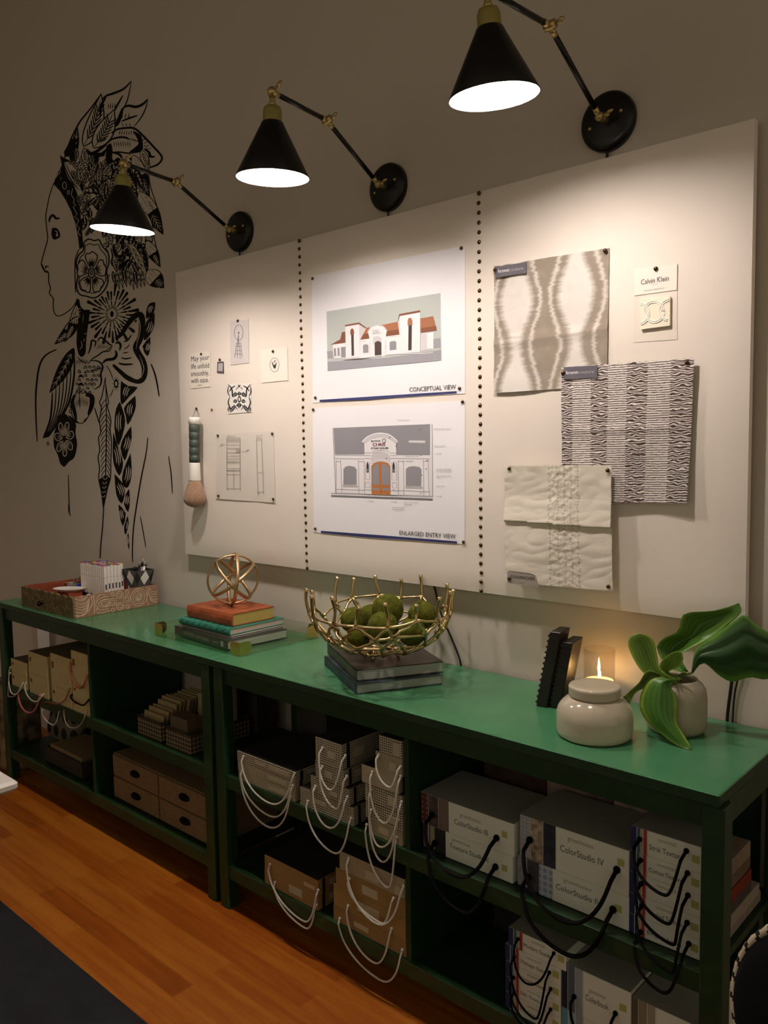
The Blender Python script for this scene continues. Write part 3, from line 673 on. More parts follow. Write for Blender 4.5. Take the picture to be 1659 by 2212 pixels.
# upper building print
c1 = crop(640, 500, 3.95)
P1 = paper('building_print', [c1((133,380)), c1((1441,120)), c1((1441,1383)), c1((140,1463))], m_white, 'upper print on the board, a white building with brown roofs titled conceptual view', 'print', .0005, .0014, 40, 40, group='architect prints', freq=6)
a = Art(onP, c1); a.lift = .0048
a.fill([(258,683),(1230,525),(1236,1100),(267,1190)], 4)
a.lift = .0051
a.fill([(266,1113),(640,1087),(770,1078),(1170,1020),(1236,1008),(1236,1100),(267,1190)], 5); a.fill([(262,1022),(312,1018),(320,1080),(266,1085)], 5); a.fill([(1170,918),(1230,908),(1233,990),(1170,997)], 5)
a.lift = .0054
a.fill([(290,968),(375,920),(390,858),(418,855),(420,950)], 6); a.fill([(310,965),(420,950),(425,1080),(320,1080)], 8)
a.fill([(540,925),(600,822),(770,790),(865,770),(882,880),(770,893)], 7); a.fill([(540,925),(548,880),(880,835),(882,880)], 6)
a.fill([(545,925),(886,880),(888,1045),(545,1078)], 8); a.fill([(1060,742),(1168,722),(1200,846),(1062,866)], 7); a.fill([(1062,826),(1192,806),(1200,846),(1062,866)], 6)
a.fill([(1062,866),(1170,855),(1170,1000),(1060,1022)], 14); a.fill([(1115,870),(1170,858),(1170,1000),(1115,995)], 8)
a.lift = .0057
a.fill([(418,808),(535,785),(545,1072),(425,1082)], 8); a.fill([(535,785),(598,825),(545,925),(545,1070)], 14); a.fill([(415,798),(535,776),(600,822),(590,828),(533,792),(417,812)], 6)
a.fill([(880,715),(1057,690),(1055,1027),(885,1040)], 8); a.fill([(866,772),(880,715),(888,880),(880,882)], 14); a.fill([(878,705),(1057,672),(1057,690),(884,722),(868,772),(866,765)], 6)
for poly, mm in [([(468,880),(490,878),(493,1060),(472,1062)], 9), ([(460,850),(468,830),(484,828),(493,850),(494,878),(462,882)], 6), ([(957,800),(987,797),(984,1012),(955,1016)], 9), ([(950,760),(958,740),(975,735),(990,755),(992,798),(950,802)], 7),
                 ([(320,997),(337,995),(342,1064),(324,1066)], 10), ([(350,994),(367,992),(372,1062),(354,1064)], 10), ([(380,988),(420,983),(422,1074),(383,1076)], 10),
                 ([(568,975),(580,964),(604,963),(615,972),(616,1034),(570,1037)], 10), ([(795,945),(815,936),(840,934),(853,942),(854,1008),(797,1014)], 10)]: a.fill(poly, mm)
a.fill([(612,862),(640,818),(690,802),(740,812),(772,850),(762,905),(762,1060),(732,1075),(726,930),(692,890),(655,902),(652,1070),(628,1075),(622,900)], 8)
a.lift = .0060
a.line([(608,862),(640,815),(690,800),(742,810),(774,848)], 7, 14, taper=0); a.line([(628,905),(628,1075)], 3, 2); a.line([(762,905),(762,1062)], 3, 2)
a.fill([(668,950),(690,935),(712,935),(726,950),(726,1052),(670,1058)], 9); a.fill([(655,902),(692,890),(726,905),(726,950),(700,930),(668,945),(655,960)], 14)
for yy, x0_, x1_, ss in ((852,650,700,'RUTH\'S'), (866,655,708,'CHRIS'), (878,648,720,'STEAK HOUSE')): text(a.mi(1), ss, onP(*c1((x0_, yy)), .0062), onP(*c1((x1_, yy-6)), .0062), onP(*c1((x0_, yy-9)), .0062))
a.line([(395,1090),(640,1070),(770,1050),(900,1042),(1100,1040),(1168,1030)], 6, 8, taper=.2); a.line([(400,1098),(640,1082)], 6, 9)
a.line([(545,940),(600,932)], 3, 2); a.line([(770,905),(885,890)], 3, 2)
a.lift = .0055
a.fill([(198,1437),(700,1404),(1368,1362),(1368,1380),(850,1414),(600,1436),(198,1453)], 3)
text(a.mi(1), 'CONCEPTUAL VIEW', onP(*c1((965,1368)), .0058), onP(*c1((1362,1344)), .0058), onP(*c1((965,1329)), .0058), bold=0)
a.build('printed_picture', ART, P1, normals=False, label='printed rendering of a white building with brown roofs')

# lower building print
c2 = crop(640, 860, 3.95)
P2 = paper('building_print', [c2((138,88)), c2((1440,22)), c2((1436,1246)), c2((150,1146))], m_white, 'lower print on the board, a grey entry elevation with an orange door', 'print', .0005, .0014, 40, 40, group='architect prints', freq=6)
a = Art(onP, c2); a.lift = .0050
a.fill([(318,255),(1140,222),(1140,482),(330,482)], 10); a.fill([(330,482),(1145,482),(1150,835),(336,808)], 8); a.fill([(297,826),(1163,856),(1163,871),(297,840)], 13)
a.lift = .0053
for pts in [[(312,252),(336,810)],[(1158,222),(1163,845)],[(330,486),(580,490)],[(330,516),(580,520)],[(860,484),(1140,484)],[(860,516),(1140,518)],[(340,530),(340,806)],[(378,530),(390,808)],[(530,530),(535,812)],[(578,530),(582,815)],[(870,530),(872,826)],[(915,530),(918,828)],[(1085,525),(1088,830)],[(1125,520),(1135,832)],[(345,778),(582,786)],[(868,788),(1140,800)],[(340,540),(378,542)],[(530,540),(578,542)],[(870,540),(915,540)],[(1085,538),(1130,538)],[(297,810),(640,822)],[(805,828),(1163,838)]]: a.line(pts, 3.5, 13, taper=0)
a.fill([(402,740),(402,605),(425,582),(458,578),(495,585),(515,608),(515,740)], 10); a.fill([(935,750),(935,605),(960,585),(1005,580),(1050,588),(1068,608),(1066,752)], 10)
a.line([(395,746),(525,750)], 4, 1, taper=0); a.line([(395,756),(525,760)], 4, 13, taper=0); a.line([(930,757),(1076,760)], 4, 1, taper=0); a.line([(930,768),(1076,772)], 4, 13, taper=0)
a.lift = .0056
a.fill([(555,370),(600,325),(660,299),(720,291),(790,303),(850,345),(872,372),(852,385),(856,484),(866,828),(800,826),(800,500),(776,470),(720,456),(662,466),(640,490),(642,820),(585,816),(578,480),(578,384)], 8)
a.lift = .0059
for pts in [[(555,370),(600,325),(660,299),(720,291),(790,303),(850,345),(872,372)],[(570,384),(612,342),(665,320),(720,312),(785,322),(840,360),(860,384)],[(585,385),(622,355),(670,335),(720,328),(780,337),(832,370),(845,384)]]: a.line(pts, 3.5, 13, taper=0)
for pts in [[(578,384),(580,480)],[(852,384),(856,482)],[(582,468),(635,468),(665,450),(720,444),(780,452),(802,470),(856,470)],[(578,490),(636,490)],[(800,490),(860,490)],[(580,515),(636,515)],[(802,515),(860,515)],[(590,545),(592,695),(628,697)],[(622,545),(628,697)],[(590,720),(590,762),(632,765),(630,722),(590,720)],[(815,545),(815,700),(855,702),(852,545)],[(820,722),(820,765),(856,768),(856,725),(820,722)],[(585,782),(642,786)],[(806,790),(866,794)]]: a.line(pts, 3.2, 13, taper=0, n=1)
a.fill([(638,560),(640,490),(665,468),(720,458),(776,470),(800,500),(802,560)], 14); a.line([(640,552),(680,530),(720,524),(765,532),(802,556)], 6, 8, taper=0)
a.fill([(640,580),(665,555),(690,545),(720,541),(755,546),(785,558),(803,580),(805,826),(643,822)], 11)
a.lift = .0062
a.fill([(648,600),(668,572),(705,560),(708,738),(650,738)], 10); a.fill([(728,560),(765,568),(797,595),(798,742),(730,740)], 10); a.fill([(652,766),(708,766),(708,786),(652,784)], 10); a.fill([(736,768),(797,768),(797,788),(736,788)], 10)
for x_ in (608, 830): a.fill([(x_-9,575),(x_-3,545),(x_+3,545),(x_+10,575),(x_+10,635),(x_-9,635)], 1); a.fill([(x_-4,605),(x_+5,605),(x_+5,628),(x_-4,628)], 10, .0064)
text(a.mi(1), "RUTH'S", onP(*c2((640,376)), .0062), onP(*c2((716,374)), .0062), onP(*c2((640,360)), .0062), bold=.0005)
text(a.mi(12), 'CHRIS', onP(*c2((652,410)), .0062), onP(*c2((760,409)), .0062), onP(*c2((652,383)), .0062), bold=.0006)
text(a.mi(1), 'STEAK HOUSE', onP(*c2((638,436)), .0062), onP(*c2((786,434)), .0062), onP(*c2((638,420)), .0062), bold=.0005)
a.ring((748,363), 14, 17, 4, 1)
a.fill([(960,362),(1100,364),(1100,386),(960,384)], 8, .0057)
for ss, x_, y_, x2 in [('EXISTING TRIM SURFACE',962,381,1098),('CONTINUOUS TRIM',865,193,967),('EXISTING METAL ROOF',1175,268,1320),('METAL GUTTER',1177,414,1274),('PANEL WITH TRIM',933,500,1043),('RECESSED',933,543,998),('RAISED PILASTERS',1195,611,1320),('W CAPS AND BASES',1195,629,1324),('NEW WINDOW AND',1195,668,1316),('TRIM',1198,685,1224),('BASE TRIM',1197,757,1266),('BUILT UP COLUMNS',922,895,1040),('EACH SIDE',922,913,984),('HANDICAP DOORS',817,938,928),('W GLASS PANELS',817,955,916)]:
    text(a.mi(13), ss, onP(*c2((x_, y_)), .0062), onP(*c2((x2, y_)), .0062), onP(*c2((x_, y_-9)), .0062))
for x_, y_ in [(1055,268),(797,336),(851,410),(768,514),(1062,487),(1113,532),(1107,603),(1070,658),(727,798),(829,782),(1062,811)]: a.ell((x_, y_), 4, 5, 1, n=8)
for x_, y_ in [(1205,473),(1210,838),(628,880),(826,884)]: a.line([(x_-20,y_),(x_+18,y_)], 2.5, 13, taper=0); a.line([(x_+20,y_-6),(x_+30,y_+10)], 4, 1)
a.lift = .0055
a.fill([(210,1132),(700,1168),(1372,1222),(1372,1241),(900,1205),(600,1186),(210,1149)], 3)
text(a.mi(1), 'ENLARGED ENTRY VIEW', onP(*c2((880,1166)), .0058), onP(*c2((1360,1200)), .0058), onP(*c2((880,1128)), .0058))
a.build('printed_picture', ART, P2, normals=False, label='printed elevation drawing with orange door')

# textile samples
def lerp3(a, b, t): t = max(0, min(1, t)); return tuple(a[i]*(1-t)+b[i]*t for i in range(3))
lt, tp = srgb('e0dad2'), srgb('94897a')
def ikat(s, t, p):
    v = 1 - t; per = .96; ph = (v*.98+.13)
    col = 0
    n = noise.noise(Vector((s*9, v*70, 1)))*.022
    for cx, off in ((.21, 0), (.735, 0)):
        hw = .10*(.5+.5*cos(2*pi*(v-.30)/.72)) + .018
        d = abs(s - cx + n)
        col = max(col, 1 - max(0, (d-hw)/.055))
    for cx, sg in ((.04, -1), (.385, 1), (.56, -1), (.93, 1)):
        x = cx + sg*.042*cos(2*pi*(v-.30)/.72) + n
        col = max(col, .85*max(0, 1 - abs(s-x)/.028))
    if abs(v - .59 - .04*(s-.5)) < .012: col *= .7
    col += .12*noise.noise(Vector((s*14, v*14, 4)))
    return lerp3(tp, lt, col)
m_tint = mat('woven sample cloth', 'ffffff', .85, attr='tint', bump=.3, bump_scale=600, spec=.2)
c3 = crop(1040, 500, 3.318)
SW = paper('fabric_swatch', [c3((92,250)), c3((918,118)), c3((905,1105)), c3((97,1160))], m_tint, 'taupe and white wavy ikat swatch pinned right of the nailhead row', 'swatch', .0025, .0018, 110, 130, .006, ikat, 'fabric swatches on the board', 7, .0012, lambda s, v: .0035*max(0, 1-abs(v-.60-.03*(.5-s))/.07) + .0012*noise.noise(Vector((s*7, v*5, 9))))
st_l, st_d = srgb('f4ece4'), srgb('4c3e3a')
def pleat(s, t, p):
    v = 1 - t; k = 62
    calm = max(0, 1 - min(abs(s-.165)/.075, abs(s-.45)/.075, abs(s-.76)/.085))
    wob = (1.0 if calm <= 0 else .25)*noise.noise(Vector((s*20, v*38, 2)))*.85
    f = (v*k + wob) % 1
    return lerp3(st_l, st_d, 1 if f > (.40 if calm <= 0 else .62) else 0.08)
c4 = crop(1060, 760, 3.456)
PW = paper('fabric_swatch', [c4((530,115)), c4((1523,45)), c4((1476,1130)), c4((537,1120))], m_tint, 'dark striped pleated swatch overlapping the lower corner of the ikat swatch', 'swatch', .003, .0125, 150, 470, .012, pleat, 'fabric swatches on the board', 6, .0012, lambda s, v: .004*max(0, 1-abs(v-.47)/.05)*(1-abs(s-.5)) + .0015*noise.noise(Vector((s*5, v*6, 2))))
cr_, cr2 = srgb('e9e0d0'), srgb('a79c88')
def schu(s, t, p):
    v = 1 - t
    c = .1*noise.noise(Vector((s*8, v*8, 6)))
    for cx in (.445, .53, .59, .65, .71):
        x = cx + .014*noise.noise(Vector((cx*30, v*16, 0)))
        if abs(s-x) < .005 and (v*90) % 1 < .6: c += .7
    if .43 < s < .72 and (v*30 + 2.2*noise.noise(Vector((s*9, v*5, 3)))) % 1 < .13: c += .5
    if abs(v-.46-.03*s) < .006: c += .35
    return lerp3(cr_, cr2, c)
SC = paper('fabric_swatch', [c4((107,850)), c4((902,848)), c4((915,1785)), c4((120,1715))], m_tint, 'cream stitched swatch with pinked edges, lowest one on the board', 'swatch', .006, .031, 110, 130, .004, schu, 'fabric swatches on the board', 8, .0008, lambda s, v: .009*max(0, 1-max(0, .47+.03*s-v)/.22)*(v < .47+.03*s) + .0028*abs(noise.noise(Vector((s*5+v*3, v*11, 4)))) + (.002*noise.noise(Vector((s*30, v*30, 1))) if .43 < s < .72 else 0), .0035)
m_lab = mat('slate label paper', '5c5961', .6); m_labt = mat('white label print', 'f3f0ee', .7); m_labg = mat('pale label print', 'b8b3b4', .7)
def tab(parent, quad, tr, l1, l2, lift, base):
    q = [onB(*tr(p), lift) for p in quad]; mb = MB().prism(q, (0, .0012, 0)); o = mb.build('label_card', m_lab, parent)
    k = Art(onB, tr); k.mi(0)
    (xa, ya), (xb, yb), (xc, yc) = base
    text(k.mi(0), l1, onB(*tr((xa, ya)), lift+.0006), onB(*tr((xb, yb)), lift+.0006), onB(*tr((xa, ya-26)), lift+.0006), bold=.0005)
    text(k.mi(1), l2, onB(*tr((xb+3, yb)), lift+.0006), onB(*tr((xc, yc)), lift+.0006), onB(*tr((xb+3, yb-26)), lift+.0006))
    k.build('lettering', [m_labt, m_labg], o, normals=False)
tab(SW, [(100,255),(322,218),(322,298),(103,330)], c3, 'kravet', 'couture', .0105, ((122,296),(198,286),(300,273)))
tab(PW, [(545,115),(796,100),(796,192),(546,207)], c4, 'kravet', 'couture', .0175, ((565,168),(652,163),(770,158)))
q = [onB(*c4(p), .052) for p in [(135,1632),(300,1655),(335,1672),(345,1700),(362,1760),(200,1737),(125,1722),(122,1650)]]
lab = MB().prism(q, (0, .0012, 0)).build('label_card', mat('warm grey label', 'a39a90', .6), SC)
k = Art(onB, c4); text(k, 'SCHUMACHER', onB(*c4((148,1688)), .0527), onB(*c4((330,1706)), .0527), onB(*c4((148,1664)), .0527))
k.line([(140,1636),(298,1659),(330,1676)], 2.5, 0, .0527); k.line([(205,1722),(255,1729)], 2.5, 0, .0527); k.build('lettering', [m_ink], lab, normals=False)

# sample card with raised circles
ck = thing('sample_card', onB(1416, 650, 0), 'clear sleeved sample card with raised interlaced rings, near the top right', 'sample card')
m_clear = mat('clear plastic sleeve', 'f6efe6', .15, trans=.85, ior=1.2)
MB().prism([onB(*c3(p), .0012) for p in [(1093,268),(1403,232),(1403,775),(1090,795)]], (0, .0006, 0)).build('sleeve', mat('milky plastic sleeve', 'e6dccf', .3, spec=.5), ck)
MB().prism([onB(*c3(p), .0032) for p in [(1093,268),(1403,232),(1400,418),(1096,460)]], (0, .0014, 0)).build('header_card', m_card, ck)
k = Art(onB, c3); text(k.mi(0), 'Calvin Klein', onB(*c3((1143,382)), .0038), onB(*c3((1342,352)), .0038), onB(*c3((1143,344)), .0038))
text(k.mi(1), 'home', onB(*c3((1218,384)), .0038), onB(*c3((1262,378)), .0038), onB(*c3((1218,377)), .0038)); text(k.mi(1), 'kravetcollections', onB(*c3((1168,430)), .0038), onB(*c3((1312,408)), .0038), onB(*c3((1168,420)), .0038))
k.build('lettering', [m_ink, m_line], ck, normals=False)
MB().prism([onB(*c3(p), .010) for p in [(1130,485),(1352,466),(1350,676),(1140,704)]], (0, .0075, 0)).build('sample_tile', mat('cream relief tile', 'efe6cf', .5), ck, bevel=.001)
m_rel = mat('raised white rings', 'fbf5ea', .5)
def arc(c_, rx, ry, a0, a1, n=26): return [onB(*c3((c_[0]+rx*cos(radians(a0+(a1-a0)*i/n)), c_[1]+ry*sin(radians(a0+(a1-a0)*i/n)))), .0105) for i in range(n+1)]
for cc, aa0, aa1, dx in (((1238,576), 0, 360, 0), ((1350,565), 105, 265, 0), ((1130,590), -80, 78, 0)):
    for rr in (1.0, .84): MB().tube(arc(cc, 74*rr, 80*rr, aa0, aa1), .0016, 6).build('relief_ring', m_rel, ck)

# little cards on the left panel
c5 = crop(380, 640, 3.687)
def card(quad, label, m=None, amp=.0003, nm='note_card'): return paper(nm, [c5(p) for p in quad], m or m_card, label, 'card', amp, .0022, 8, 8)
k1 = card([(114,455),(274,435),(275,720),(118,735)], 'small quote card reading may your life unfold smoothly with ease')
k = Art(onB, c5)
m_gold = mat('yellow green letter ink', 'a8a83a', .7)
for ss, yl, yr, xr in (('May your', 520, 503, 266), ('life unfold', 578, 570, 264), ('smoothly,', 638, 628, 264), ('with ease.', 692, 683, 262)):
    text(k.mi(0), ss, onB(*c5((120, yl)), .0030), onB(*c5((xr, yr)), .0030), onB(*c5((120, yl-42)), .0030))
k.line([(165,710),(215,707)], 4, 0, .0030); k.build('lettering', [m_ink], k1, normals=False)
k2 = card([(432,200),(577,182),(582,530),(434,548)], 'narrow grey card with a thin windmill drawing', mat('pale grey card', 'd6cfcb', .7), nm='picture_card')
k = Art(onB, c5); k.lift = .0030
k.ring((500,290), 34, 62, 4, 1); k.line([(498,290),(495,400)], 6); k.ell((500,290), 5, 6)
for p in [[(482,370),(468,490)],[(515,370),(528,490)],[(492,370),(488,495)],[(505,370),(512,498)],[(478,400),(520,398)],[(474,430),(523,436)],[(470,460),(526,462)],[(480,372),(516,372)]]: k.line(p, 3.5, 1, taper=0)
k.build('windmill_drawing', [m_ink, m_line], k2, normals=False)
k3 = card([(668,428),(888,402),(892,670),(680,690)], 'square ivory card with a small round bee stamp', nm='picture_card')
k = Art(onB, c5); k.lift = .0030; k.ring((785,546), 36, 56, 5, 1)
k.line([(765,520),(785,570),(800,525)], 9); k.ell((786,560), 9, 16); k.line([(770,555),(800,570)], 6); k.line([(778,530),(795,505)], 6)
k.build('bee_stamp', [m_ink, m_inkl], k3, normals=False)
k4 = card([(412,702),(598,692),(600,922),(414,937)], 'black and white damask patterned tile sample', mat('white tile face', 'f1ece4', .4), nm='patterned_tile')
k = Art(onB, c5); k.lift = .0030
def mir(f):
    for sx in (-1, 1): f(lambda x, y, sx=sx: (505 + sx*x, y))
DW = .62
def half(P):
    k.line([P(90,700),P(60,740),P(52,800),P(30,760)], 16*DW); k.line([P(85,712),P(92,760),P(75,800)], 12*DW); k.line([P(75,800),P(88,850),P(60,905),P(40,860)], 16*DW); k.line([P(30,712),P(60,730),P(80,760)], 14*DW)
    k.leaf(P(20,770), P(52,800), 13, 1, 3, 0); k.leaf(P(18,830), P(50,842), 13, 1, 3, 0); k.line([P(10,860),P(30,880),P(12,905)], 9*DW); k.leaf(P(35,870), P(75,925), 12, 1, 3, 0); k.line([P(8,720),P(28,745)], 10*DW); k.leaf(P(80,880), P(88,920), 8, 1, 3, 0)
mir(half); k.leaf((505,790), (503,760), 14, 1, 3, 0); k.ell((505,820), 14, 26, 0); k.ell((505,820), 7, 14, 1, .0032); k.leaf((503,850), (503,890), 16, 1, 3, 0); k.line([(495,702),(503,722),(512,702)], 8)
k.build('damask_pattern', [m_ink, mat('white tile face')], k4, normals=False)
k5 = card([(330,522),(380,520),(382,615),(327,610)], 'tiny grey photo tag hanging left of the windmill card', mat('dark grey print', '55504e', .6), nm='photo_tag')
k = Art(onB, c5); k.fill([(338,535),(374,532),(372,598),(334,594)], 0, .0030); k.build('tag_face', [mat('pale lilac print', 'b9b3b8', .6)], k5, normals=False)
k6 = paper('pencil_drawing', [c5((330,1097)), c5((776,1074)), c5((792,1645)), c5((322,1612))], mat('tracing paper', 'e3dbd0', .7), 'sheet of tracing paper with two pencil furniture elevations', 'drawing', .0008, .002, 24, 24, .0015)
k = Art(onB, c5); k.lift = .0051
for p in [[(405,1128),(408,1550)],[(510,1128),(512,1550)],[(405,1128),(510,1128)],[(640,1128),(652,1575)],[(680,1128),(698,1575)],[(640,1128),(680,1128)],[(645,1145),(680,1145)],[(652,1402),(698,1402)],[(655,1556),(698,1556)],[(460,1400),(460,1530)]]: k.line(p, 3, 0, taper=.2)
for y_ in (1140,1155,1182,1210,1244,1272,1295,1318,1326,1372,1388,1418,1532): k.line([(402,y_),(512,y_)], 3 if y_ not in (1318,1388) else 5, 0, taper=.2)
k.fill([(478,1212),(505,1212),(505,1242),(478,1242)], 1); k.line([(350,1205),(375,1165)], 5); k.line([(350,1182),(400,1182)], 2.5); k.line([(550,1238),(585,1218)], 6); k.line([(512,1235),(560,1235)], 2.5); k.line([(654,1556),(656,1575)], 6); k.line([(697,1556),(700,1575)], 6)
text(k, 'ELEVATION', onB(*c5((408,1118)), .0052), onB(*c5((470,1115)), .0052), onB(*c5((408,1110)), .0052)); text(k, 'SECTION', onB(*c5((640,1115)), .0052), onB(*c5((690,1112)), .0052), onB(*c5((640,1107)), .0052))
k.build('pencil_lines', [mat('pencil grey', '8f877e', .8), mat('pencil shade', 'b9b0a6', .8)], k6, normals=False)

# hanging calligraphy brush
def BB(p, L=.044): return onB(*c5(p), L)
br_ = thing('calligraphy_brush', BB((148,960), 0), 'large calligraphy brush with green wrapped handle hanging by a loop', 'brush')
A0, A1 = BB((146,962)), BB((152,1660)); ax = (A1 - A0); L_ = ax.length; ax.normalize()
def along(y): return A0 + ax * L_ * (y-962) / (1660-962)
px = (BB((174,1000)) - BB((120,1000))).length / 2
m_bone = mat('white bone ferrule', 'f0ebe2', .35); m_grn = mat('dark green silk wrap', '3c463e', .5)
def seg(nm, ys, rs, m, n=24): return MB().tube([along(y) for y in ys], [r*px for r in rs], n).build(nm, m, br_)
seg('end_cap', [962,966,985,1016], [.8,1,.95,1.0], m_bone)
k = MB()
ys = []; rs = []
for i in range(5):
    y = 1018 + i*61; ys += [y, y+4, y+30, y+57]; rs += [.86, .97, .99, .97]
k.tube([along(y) for y in ys], [r*px*.95 for r in rs], 24); k.build('handle', m_grn, br_)
seg('ferrule', [1322,1330,1380,1460,1468], [.86,.92,.98,1.08,1.02], m_bone)
hb = MB(); prof = [(1466,.98),(1500,1.25),(1560,1.72),(1605,2.0),(1640,1.85),(1662,1.4),(1676,.8),(1682,.2)]
hb.tube([along(y) for y, r in prof], [r*px for y, r in prof], 28)
hb.build('bristles', mat('tan goat hair', '9c7a5e', .7, noise_amt=.35, noise_scale=30, stretch=(14, 14, 1), bump=.8, bump_scale=60, sheen=.3), br_)
MB().tube(curve([BB((135,962), .02), BB((150,915), .012), BB((160,886), .008), BB((175,920), .012), BB((178,980), .02)], 5), .0009, 6).build('hanging_loop', mat('brown cord', '6a5648', .8), br_)
# thumbtacks
for (u, v, s_, L) in [(435,765,'holding the quote card',.003),(475,777,'holding the tiny grey photo tag',.003),(514,693,'holding the windmill card',.003),(590,759,'holding the bee stamp card',.003),
    (425,883,'the calligraphy brush hangs from',.003),
    (471,941,'in the top left corner of the pencil drawing',.004),(588.5,937,'in the top right corner of the pencil drawing',.004),(472,1071,'in the bottom left corner of the pencil drawing',.006),(590.5,1078,'in the bottom right corner of the pencil drawing',.006),
    (675.5,602,'in the top left corner of the upper building print',.003),(997,536,'in the top right corner of the upper building print',.003),(681.5,859,'in the bottom left corner of the upper building print',.003),(993,839,'in the bottom right corner of the upper building print',.003),
    (677,885,'in the top left corner of the lower building print',.003),(999.5,868,'in the top right corner of the lower building print',.003),(681.5,1142,'in the bottom left corner of the lower building print',.003),(1001.5,1171,'in the bottom right corner of the lower building print',.003),
    (1069.5,583,'in the top left corner of the taupe ikat swatch',.011),(1307.5,541.5,'in the top right corner of the taupe ikat swatch',.007),(1417,580.5,'holding the clear sleeved sample card',.004),
    (1216.5,805.5,'in the top left corner of the striped swatch',.017),(1484,783,'in the top right corner of the striped swatch',.017),
    (1100.5,1012,'in the top left corner of the cream stitched swatch',.037),(1313,1016,'in the top right corner of the cream stitched swatch',.037),(1100.5,1250,'on the grey label of the cream stitched swatch',.0527),(1314.5,1267,'in the bottom right corner of the cream stitched swatch',.038)]:
    pin(u, v, 'bronze thumbtack ' + s_, L, s=1.0 if u < 1100 else 1.05)
pin(458, 885, 'shiny brass thumbtack alone on the left panel beside the hanging brush', .001, mat('bright brass', 'c9a45a', .25, metal=1))

# ------------------------------------------------------------------ things on the tables
def slab(mb, F, a, b, z0, h, inset=(0, 0, 0, 0), r=.002):
    pass
def frame_at(F, ang, z):
    """local frame: x along ang, y across, origin at the front corner"""
    return Matrix.Translation(Vector((F[0], F[1], z))) @ Matrix.Rotation(ang, 4, 'Z')
def book(name, F, ang, z, L_, W_, h, mcover, mpage, label, spine='front', cov=.0022, round_spine=False, group=None, over=.003, cat='book', band=None):
    """front corner F; spine runs from F towards -x local (length L_), pages show on the +x end; W_ goes back"""
    t = thing(name, (F[0], F[1], z), label, cat, group)
    Mx = frame_at(F, ang, z)
    c = MB()
    c.rbox(-L_, 0, 0, W_, 0, cov, .0012, Mx, 2).rbox(-L_, 0, 0, W_, h-cov, h, .0012, Mx, 2)
    if round_spine:
        prof = [(-.0005, cov*.5), (-.004, h*.2), (-.0058, h*.5), (-.004, h*.8), (-.0005, h-cov*.5), (cov, h-cov*.8), (cov, cov*.8)]
    else: prof = [(0, 0), (0, h), (cov, h), (cov, 0)]
    c.prism([Mx @ Vector((-L_, y, q)) for y, q in prof], (Mx.to_3x3() @ Vector((L_, 0, 0))))
    co = c.build('cover', mcover, t)
    MB().rbox(-L_+over, -over, cov, W_-over, cov, h-cov, .001, Mx, 1).build('pages', mpage, t)
    if band:
        k = MB()
        for x in band: k.box(-L_*x-.0012, -L_*x+.0012, -.0066, -.0045, h*.25, h*.75, Mx)
        k.build('spine_bands', mcover, co)
    return t, Mx
m_page = mat('book page edges', 'b9bcae', .8, noise_amt=.08, noise_scale=40, stretch=(1, 1, 60), bump=.5, bump_scale=30)
m_pagey = mat('yellowed page edges', 'c6a95c', .8, noise_amt=.1, noise_scale=40, stretch=(1, 1, 60), bump=.5)
def thin_glass(name, tint, ior):
    m = bpy.data.materials.new(name); m.use_nodes = True; nt = m.node_tree; nt.nodes.remove(nt.nodes['Principled BSDF']); out = nt.nodes['Material Output']
    tr = nt.nodes.new('ShaderNodeBsdfTransparent'); tr.inputs[0].default_value = tint + (1,); gl = nt.nodes.new('ShaderNodeBsdfGlossy'); gl.inputs['Roughness'].default_value = .04
    lw = nt.nodes.new('ShaderNodeLayerWeight'); lw.inputs[0].default_value = .5; pw = nt.nodes.new('ShaderNodeMath'); pw.operation = 'POWER'; pw.inputs[1].default_value = 4.0
    nt.links.new(lw.outputs['Facing'], pw.inputs[0]); fr = nt.nodes.new('ShaderNodeMath'); fr.operation = 'MULTIPLY_ADD'; fr.inputs[1].default_value = .45; fr.inputs[2].default_value = .05; nt.links.new(pw.outputs[0], fr.inputs[0]); mx = nt.nodes.new('ShaderNodeMixShader')
    nt.links.new(fr.outputs[0], mx.inputs[0]); nt.links.new(tr.outputs[0], mx.inputs[1]); nt.links.new(gl.outputs[0], mx.inputs[2]); nt.links.new(mx.outputs[0], out.inputs['Surface']); return m
# carved drawer used as a tray
dt = thing('carved_drawer_tray', (-3.57, -.24, TT), 'whitewashed carved wooden drawer used as a tray, at the left end of the tables', 'tray')
X0, X1, Y0, Y1, ZB, ZT_ = -3.818, -3.325, -.452, -.036, TT, TT+.094
m_wash = mat('whitewashed brown wood', '9a755c', .7, noise_amt=.2, noise_scale=60, bump=.4)
m_olive = mat('dark carved olive wood', '6a5a3a', .6, noise_amt=.35, noise_scale=28, bump=.6)
m_redw = mat('red brown wood inside', '8a4226', .55, noise_amt=.15, noise_scale=8, stretch=(8, 1, 1))
wl = .012
MB().rbox(X1-wl, X1, Y0+wl, Y1, ZB, ZT_, .002).build('side_panel', m_wash, dt); MB().rbox(X0, X0+wl, Y0+wl, Y1, ZB, ZT_, .002).build('side_panel', m_redw, dt)
MB().rbox(X0+wl, X1-wl, Y1-wl, Y1, ZB, ZT_, .002).build('back_panel', m_redw, dt); MB().box(X0+wl, X1-wl, Y0+wl, Y1-wl, ZB+.012, ZB+.02).build('bottom_panel', m_redw, dt)
MB().box(X1-wl-.0015, X1-wl, Y0+wl, Y1-wl, ZB+.02, ZT_-.001).build('lining', m_redw, dt)
